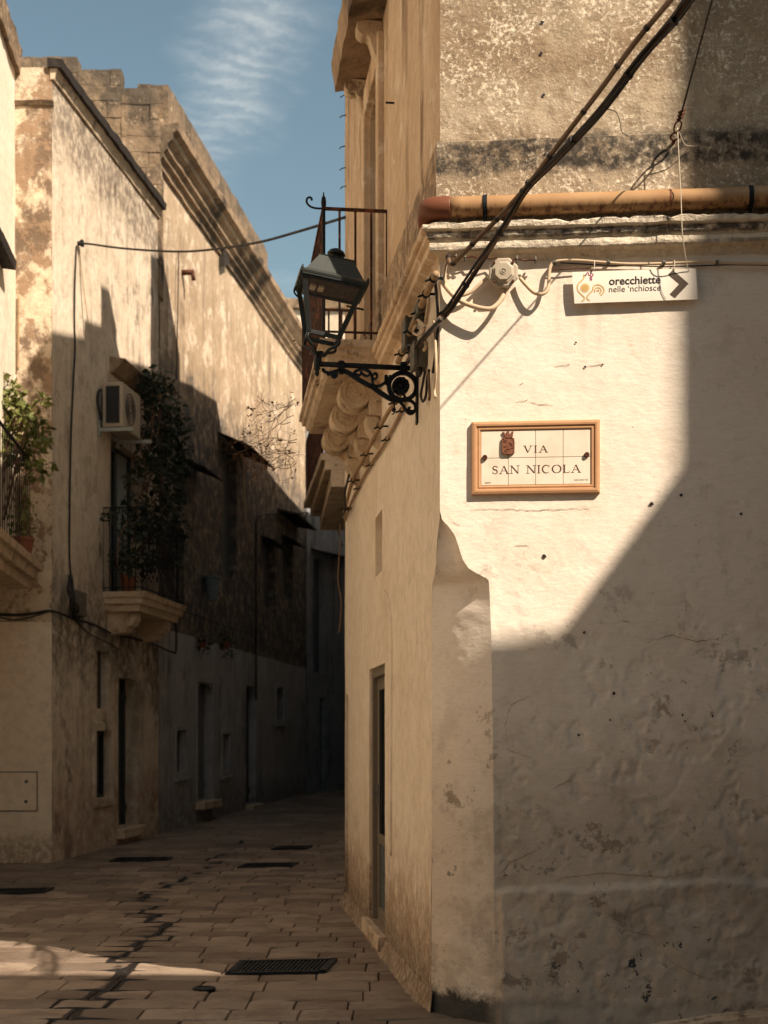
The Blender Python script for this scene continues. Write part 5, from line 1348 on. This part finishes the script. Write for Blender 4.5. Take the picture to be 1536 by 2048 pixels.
m.build('cradle', M['lamp_dark'], LT, smooth=True)
m = MB()
m.tube(smooth_path([lw(-he+.03,.1,ze-.01),lw(-he-.0,.1,ze-.02),lw(-he-.002,.1,ze-.05),lw(-he+.03,.1,ze-.075),lw(-ht_+.03,.1,ze-.075)],4), .006, 6); m.build('latch_hook', M['lamp_dark'], LT, smooth=True); m = MB()
m.tube([lw(ht_-.06,.12,ze-.06),lw(ht_+.05,.12,ze-.06)], .007, 6)
m.build('latch_rod', M['lamp_dark'], LT, smooth=True)

# ---------------------------------------------------------------- things on the left houses
ao = (19.8-18)/L.u.y
AC = thing('air_conditioner', L.pt(ao,6.3,0), 'cream outdoor air conditioner on brackets above the left balcony', 'air conditioner')
zA, zB_ = 6.02, 6.66; ln = .86
m = MB(); m.pbox(L, ao, ao+ln, zA, zB_, .06, .36); m.build('casing', M['ac'], AC, bevel=.02)
m = MB()
for i in range(16):
    z = zA+.07+i*(zB_-zA-.14)/15; m.hexa([L.pt(ao-.012,z-.012,.12),L.pt(ao-.002,z-.012,.12),L.pt(ao-.002,z-.012,.31),L.pt(ao-.012,z-.012,.31),L.pt(ao-.006,z+.012,.12),L.pt(ao+.004,z+.012,.12),L.pt(ao+.004,z+.012,.31),L.pt(ao-.006,z+.012,.31)])
m.pbox(L, ao-.004, ao-.001, zA+.06, zB_-.06, .115, .315); m.build('side_louvre', M['ac_dark'], AC)
m = MB()
for r_ in (.22,.17,.12,.07): m.tube([L.pt(ao+.33+r_*math.cos(t*math.pi/12), (zA+zB_)/2+r_*math.sin(t*math.pi/12), .372) for t in range(25)], .006, 5)
m.build('fan_grille', M['ac_dark'], AC)
m = MB()
for a in (ao-.02, ao+ln-.04):
    m.pbox(L, a, a+.045, zA-.06, zA-.012, .0, .52); m.pbox(L, a, a+.045, zA-.12, zB_-.1, .0, .03)
m.build('wall_bracket', M['curtain'], AC)
m = MB(); m.tube(smooth_path([L.pt(ao+.05,zB_-.1,.03),L.pt(ao-.06,zB_-.15,.03),L.pt(ao-.1,zB_-.3,.03),L.pt(ao-.05,zA+.1,.06)],5), .02, 7); m.build('hose', M['cable_black'], AC, smooth=True)

def leaves(m, cen, rad, n, s, rnd, squash=(1,1,1)):
    for _ in range(n):
        while True:
            d = Vector((rnd.uniform(-1,1),rnd.uniform(-1,1),rnd.uniform(-1,1)))
            if d.length < 1: break
        p = cen+Vector((d.x*squash[0],d.y*squash[1],d.z*squash[2]))*rad
        u = Vector((rnd.gauss(0,1),rnd.gauss(0,1),rnd.gauss(-.5,.8))).normalized(); v = u.orthogonal().normalized(); v = (Matrix.Rotation(rnd.uniform(0,6.28),3,u)@v); w = u.cross(v)
        k = s*rnd.choice((.45,.7,.9,1.1,1.6))*rnd.uniform(.85,1.15)
        m.add([p, p+u*k*.45+v*k*.27+w*k*.06, p+u*k, p+u*k*.45-v*k*.27+w*k*.06], [(0,1,2),(0,2,3)])
rnd = random.Random(21)
t = thing('balcony_creeper', L.pt(ya+.6,bzA,.35), 'dark bushy creeper climbing the shaded balcony under the air conditioner', 'plant')
m = MB(); st = MB()
A_ = lambda x,y,o: L.at(x,y,o)
for (x,y,r_,n) in ((318,800,.36,420),(335,850,.34,420),(310,880,.32,400),(340,930,.3,320),(300,940,.28,300),(330,1000,.3,320),(350,1060,.26,240),(300,1050,.26,260),(270,1010,.2,120),(262,1060,.2,130),(245,1120,.2,150),(225,1030,.14,60),(290,1120,.24,240),(335,1120,.22,200),(305,760,.22,180),(360,900,.22,140),(258,960,.12,40)):
    leaves(m, A_(x,y,.42), r_, n, .085, rnd)
for k in range(12):
    x = rnd.uniform(245,345); p = [A_(x,1165,.4)]
    for i in range(6): p.append(A_(x+(318-x)*i/6+rnd.uniform(-18,18), 1130-i*62, .42+rnd.uniform(-.1,.1)))
    st.tube(smooth_path(p,3), .009, 5)
m.build('foliage', M['leaf_dark'], t); st.build('stems', M['twig'], t)
def pot(P, a, z, o, r, h, mat, label, leafm, nleaf, lr, name='potted_plant'):
    t = thing(name, P.pt(a,z,o), label, 'plant')
    m = MB(); m.lathe(P.pt(a,z,o), (0,0,1), [(r*.7,0),(r,h*.85),(r*1.08,h*.86),(r*1.08,h),(r*.9,h),(r*.88,h*.9),(0,h*.9)], 16); m.build('pot', M[mat], t, smooth=False)
    m = MB()
    for k in range(4): leaves(m, P.pt(a+rnd.uniform(-.08,.08),z+h+lr*(.6+.3*k),o+rnd.uniform(-.06,.06)), lr*.7, nleaf//4, .06, rnd)
    m.build('foliage', M[leafm], t)
pot(L, ya+.18, bzA+.0, .32, .12, .24, 'pot', 'terracotta pot plant at the near end of the shaded balcony', 'leaf_dark', 120, .22)
t = thing('balcony_shrub', N0.pt(1.2,zb,.3), 'sunny green leafy shrub spilling over the railing of the left edge balcony', 'plant')
m = MB(); st = MB()
for (x,y,r_,n) in ((20,800,.16,130),(50,830,.16,130),(80,850,.13,80),(30,870,.2,170),(70,885,.15,110),(95,880,.08,30),(15,830,.2,150),(45,915,.15,100),(70,930,.10,45),(90,945,.07,22),(12,765,.10,40),(85,800,.08,26),(20,900,.2,120),(5,860,.22,160),(60,955,.06,14),(35,775,.08,22),(100,930,.05,10)):
    leaves(m, at(x,y,17.1+rnd.uniform(-.1,.25)), r_, n, .085, rnd)
for k in range(9):
    x = rnd.uniform(-10,60); st.tube(smooth_path([at(x-20,1040,17.0), at(x,950,17.05), at(x+rnd.uniform(0,25),870,17.1), at(x+rnd.uniform(0,45),790+rnd.uniform(-20,40),17.15)],4), .008, 5)
m.build('foliage', M['leaf'], t); st.build('stems', M['twig'], t)
pot(N0, 1.0, zb, .24, .14, .26, 'pot', 'terracotta potted plant standing on the left edge balcony', 'leaf', 160, .24)
t = thing('hanging_pot', L.at(425,1180,.1), 'faded blue plastic planter hung on the wall right of the creeper balcony', 'planter')
m = MB(); c = L.at(424,1200,.14); m.lathe(c, (0,0,1), [(.1,0),(.15,.38),(.17,.39),(.17,.43),(.14,.43),(.12,.38),(0,.38)], 14); m.build('pot', M['blue_pot'], t)
m = MB(); m.tube([c+Vector((0,0,.40))-L.n*.12, c+Vector((0,0,.40))+L.n*.15], .01, 6); m.build('hook', M['iron'], t)
for (x,y,lb) in ((405,1288,'small wall pot of trailing leaves above the arched door, left one'),(452,1290,'small wall pot of trailing leaves right of the arched door')):
    t = thing('wall_pot', L.at(x,y,.1), lb, 'planter')
    m = MB(); c = L.at(x,y+8,.10); m.lathe(c, (0,0,1), [(.05,0),(.08,.13),(.09,.14),(.06,.14),(0,.12)], 12); m.build('pot', M['pot'], t)
    m = MB(); leaves(m, c+Vector((0,0,.15)), .18, 60, .07, rnd, (1,1,.9)); leaves(m, c-Vector((0,0,.08))+L.n*.06, .12, 30, .06, rnd); m.build('foliage', M['leaf_dark'], t)
# cables and small fittings on the left houses
cable([L.at(155,487,.02), L.at(180,488,.2)]+[at(x,y,Y) for x,y,Y in ((230,495,18.6),(300,501,18.2),(372,503,17.6),(440,497,16.8),(520,484,15.6),(590,465,14.7),(640,450,14.1),(692,434,13.6))], .014, 'cable_black', 'black cable strung across the lane from the cream house to the corner house', n=6)
m = MB(); m.lathe(L.at(155,487,.0), L.n, [(.03,-.02),(.03,.04),(.05,.05),(.05,.08),(0,.09)], 10); tag(m.build('cable_anchor', M['iron'], None), 'dark anchor on the cream house where the street cable starts', 'anchor')
cable([L.at(x,y,.02) for x,y in ((153,492),(150,560),(149,640),(150,700),(146,780),(142,880),(140,980),(139,1080),(140,1130),(143,1160))], .012, 'cable_black', 'dark cable running straight down the front of the cream house')
cable([L.at(x,y,.02) for x,y in ((157,492),(166,560),(176,640),(180,668))], .007, 'cable_cream', 'thin pale wire slanting down from the cable anchor')
t = thing('meter_box', L.at(145,1200,0), 'small grey meter box with tangled wires low on the cream house', 'meter box')
a, z = Lz(146,1200); m = MB(); m.pbox(L, a-.16, a+.22, z-.22, z+.12, 0, .12); m.build('case', M['grey_box'], t, bevel=.02)
m = MB()
for k in range(6): m.tube(smooth_path([L.at(140+rnd.uniform(-5,8),1150,.05),L.at(146+rnd.uniform(-12,12),1185,.14),L.at(148+rnd.uniform(-12,14),1215,.15),L.at(150+rnd.uniform(-6,10),1238,.05)],4), .012, 5)
m.build('wires', M['cable_black'], t, smooth=True)
cable([K.at(-30,1226,.05),K.at(20,1230,.05),K.at(60,1228,.05),K.at(96,1222,.06),L.at(118,1226,.05),L.at(150,1238,.04),L.at(190,1250,.04),L.at(225,1268,.05),L.at(270,1277,.05),L.at(310,1290,.04),L.at(345,1304,.04),L.at(352,1300,.04),L.at(352,1240,.03)], .018, 'cable_black', 'thick black cable crossing the ochre wall and passing below the balcony')
cable([K.at(-30,1224,.03),K.at(30,1240,.03),K.at(95,1224,.04)], .009, 'cable_black', 'thin black cable sagging across the ochre wall')
cable([L.at(150,1240,.03),L.at(180,1268,.03),L.at(215,1285,.03),L.at(240,1300,.03)], .009, 'cable_black', 'thin cable drooping over the old doorway')
cable([L.at(x,y,.03) for x,y in ((362,1222,),(400,1232),(450,1252),(512,1270))], .014, 'cable_black', 'dark cable running on from the balcony along the brown house')
cable([L.at(x,y,.03) for x,y in ((512,1400),(512,1250),(512,1100),(513,1045),(522,1029),(560,1026),(640,1025))], .022, 'cable_black', 'dark conduit climbing the brown house then turning along the lane', 'wall_conduit', 'conduit')
cable([L.at(x,y,.03) for x,y in ((466,600),(470,700),(476,800),(480,860),(488,960),(492,1040),(505,1110))], .010, 'cable_cream', 'pale wire hanging down the brown house face')
cable([L.at(x,y,.03) for x,y in ((357,505),(356,600),(354,700),(353,760))], .010, 'cable_black', 'thin dark wire falling straight down the upper brown house')
cable([K.at(x,y,.03) for x,y in ((37,590),(37,660),(36,740))], .012, 'conduit', 'short tan pipe on the stained end pier', 'pipe', 'pipe')
# the dry vine hanging beyond the balcony
t = thing('dry_vine', S.pt(by1,bz,bp), 'leafless dry vine tangled below the far end of the balcony', 'plant')
m = MB(); lf_ = MB(); rnd = random.Random(5)
def twig(p, d, ln, r_, dep):
    pts = [p]; n = 7
    for i in range(n):
        d = (d+Vector((rnd.gauss(0,.35),rnd.gauss(0,.2),rnd.gauss(-.05,.35)))).normalized(); pts.append(pts[-1]+d*ln/n)
        if dep and rnd.random() < .62: twig(pts[-1], (d+Vector((rnd.gauss(0,.8),rnd.gauss(0,.4),rnd.gauss(0,.8)))).normalized(), ln*rnd.uniform(.35,.65), r_*.65, dep-1)
    m.tube(pts, [r_*(1-.6*i/n) for i in range(n+1)], 4)
    if rnd.random() < .3: leaves(lf_, pts[-1], .03, 3, .03, rnd)
o = S.pt(by1-.1, bz, bp+.02)
for k in range(13):
    twig(Vector((o.x-rnd.uniform(0,.06),o.y+rnd.uniform(-.5,.2),bz-rnd.uniform(-.12,.55))), Vector((-1,rnd.uniform(-.3,.3),rnd.uniform(-.9,.35))).normalized(), rnd.uniform(.3,.55), .0034, 2)
for k in range(5):
    twig(S.pt(by0+rnd.uniform(.05,.8), bz+.02, bp*rnd.uniform(.3,1)), Vector((rnd.uniform(-.4,.4),0,rnd.uniform(-.6,.3))).normalized(), rnd.uniform(.2,.35), .0026, 1)
twig(S.pt(by1-.05, bz+.55, bp), Vector((.3,0,.5)).normalized(), .45, .004, 2)
m.build('twigs', M['twig'], t)['kind'] = 'stuff'; lf_.build('dead_leaves', M['twig'], t)

# ---------------------------------------------------------------- light, sky, camera
SD = Vector((-1, 1, -1.33)).normalized()
sun = bpy.data.lights.new('sun', 'SUN'); sun.energy = 5.0; sun.angle = math.radians(.53); sun.color = (1, .84, .67)
so = bpy.data.objects.new('sun', sun); COL.objects.link(so); so.rotation_euler = SD.to_track_quat('-Z','Y').to_euler(); so.location = (10,-10,20)
w = bpy.data.worlds.new('World'); scene.world = w; w.use_nodes = True; t = w.node_tree
bg = t.nodes['Background']; sky = t.nodes.new('ShaderNodeTexSky'); sky.sky_type = 'NISHITA'; sky.sun_disc = False
sky.sun_elevation = math.asin(-SD.z); sky.sun_rotation = math.atan2(-SD.x, -SD.y); sky.air_density = 1.0; sky.dust_density = .7; sky.ozone_density = 1.2
def nd(ty, **k):
    n = t.nodes.new(ty)
    for a, v in k.items(): setattr(n, a, v)
    return n
def wm(op, a, b=0.):
    n = nd('ShaderNodeMath', operation=op)
    for i, v in enumerate((a, b)):
        if isinstance(v, (int, float)): n.inputs[i].default_value = v
        else: t.links.new(v, n.inputs[i])
    return n.outputs[0]
def wr(v, a, b, c=0., d=1.):
    n = nd('ShaderNodeMapRange', interpolation_type='SMOOTHSTEP'); t.links.new(v, n.inputs[0])
    for i, x in enumerate((a,b,c,d)): n.inputs[i+1].default_value = x
    return n.outputs[0]
tc = nd('ShaderNodeTexCoord'); sx = nd('ShaderNodeSeparateXYZ'); t.links.new(tc.outputs['Generated'], sx.inputs[0])
zc = wm('MAXIMUM', sx.outputs[2], .05); U = wm('DIVIDE', sx.outputs[0], zc); V = wm('DIVIDE', sx.outputs[1], zc)   # flat cloud layer
cv = nd('ShaderNodeCombineXYZ'); t.links.new(U, cv.inputs[0]); t.links.new(V, cv.inputs[1])
def wn(sc, det, vec, ro=.55):
    n = nd('ShaderNodeTexNoise'); t.links.new(vec, n.inputs['Vector']); n.inputs['Scale'].default_value = sc; n.inputs['Detail'].default_value = det; n.inputs['Roughness'].default_value = ro; return n.outputs[0]
n1 = wn(5, 6, cv.outputs[0], .6)
cen = wm('SUBTRACT', U, wm('SUBTRACT', -.16, wm('MULTIPLY', wm('SUBTRACT', V, 1.89), .28)))
cen = wm('ADD', cen, wm('MULTIPLY', wm('SUBTRACT', n1, .5), .16))
band_ = wr(wm('ABSOLUTE', cen), .0, .115, 1., 0.)
band_ = wm('MULTIPLY', band_, wr(V, 2.15, 2.7, 1., 0.))
ph = wm('ADD', wm('MULTIPLY', wm('ADD', V, wm('MULTIPLY', U, -.35)), 120.), wm('MULTIPLY', wn(5, 6, cv.outputs[0], .6), 34.))
rip = wr(wm('SINE', ph), -1., 1., .6, 1.)
cl = wm('MULTIPLY', wm('MULTIPLY', band_, rip), wr(wn(11, 9, cv.outputs[0], .72), .3, .68, .25, 1.))
far = wm('MULTIPLY', wr(wn(2.2, 7, cv.outputs[0], .62), .55, .75), .22)
cl = wm('MAXIMUM', wm('MULTIPLY', cl, .8), far)
tint = nd('ShaderNodeMix', data_type='RGBA', blend_type='MULTIPLY'); tint.inputs[0].default_value = 1; t.links.new(sky.outputs[0], tint.inputs[6]); tint.inputs[7].default_value = (1.02,.97,.73,1)
mx = nd('ShaderNodeMix', data_type='RGBA'); t.links.new(wm('MULTIPLY', cl, .66), mx.inputs[0]); t.links.new(tint.outputs[2], mx.inputs[6]); mx.inputs[7].default_value = (5.6,5.7,5.5,1)
t.links.new(mx.outputs[2], bg.inputs['Color']); bg.inputs['Strength'].default_value = .084
cam = bpy.data.cameras.new('camera'); co = bpy.data.objects.new('camera', cam); COL.objects.link(co); scene.camera = co
co.location = (0,0,EYE); co.rotation_euler = (math.pi/2,0,0)
cam.sensor_fit = 'HORIZONTAL'; cam.sensor_width = 36; cam.lens = FPX/1536*36
cam.shift_y = (HY-1024)/2048 if False else (HY-1024)/1536
cam.clip_start = .05; cam.clip_end = 3000
cam.dof.use_dof = True; cam.dof.focus_distance = 8.2; cam.dof.aperture_fstop = 4.0
scene.view_settings.view_transform = 'Standard'; scene.view_settings.look = 'None'; scene.view_settings.gamma = 1; scene.view_settings.exposure = .84
scene.cycles.max_bounces = 10; scene.cycles.diffuse_bounces = 7; scene.cycles.transparent_max_bounces = 12
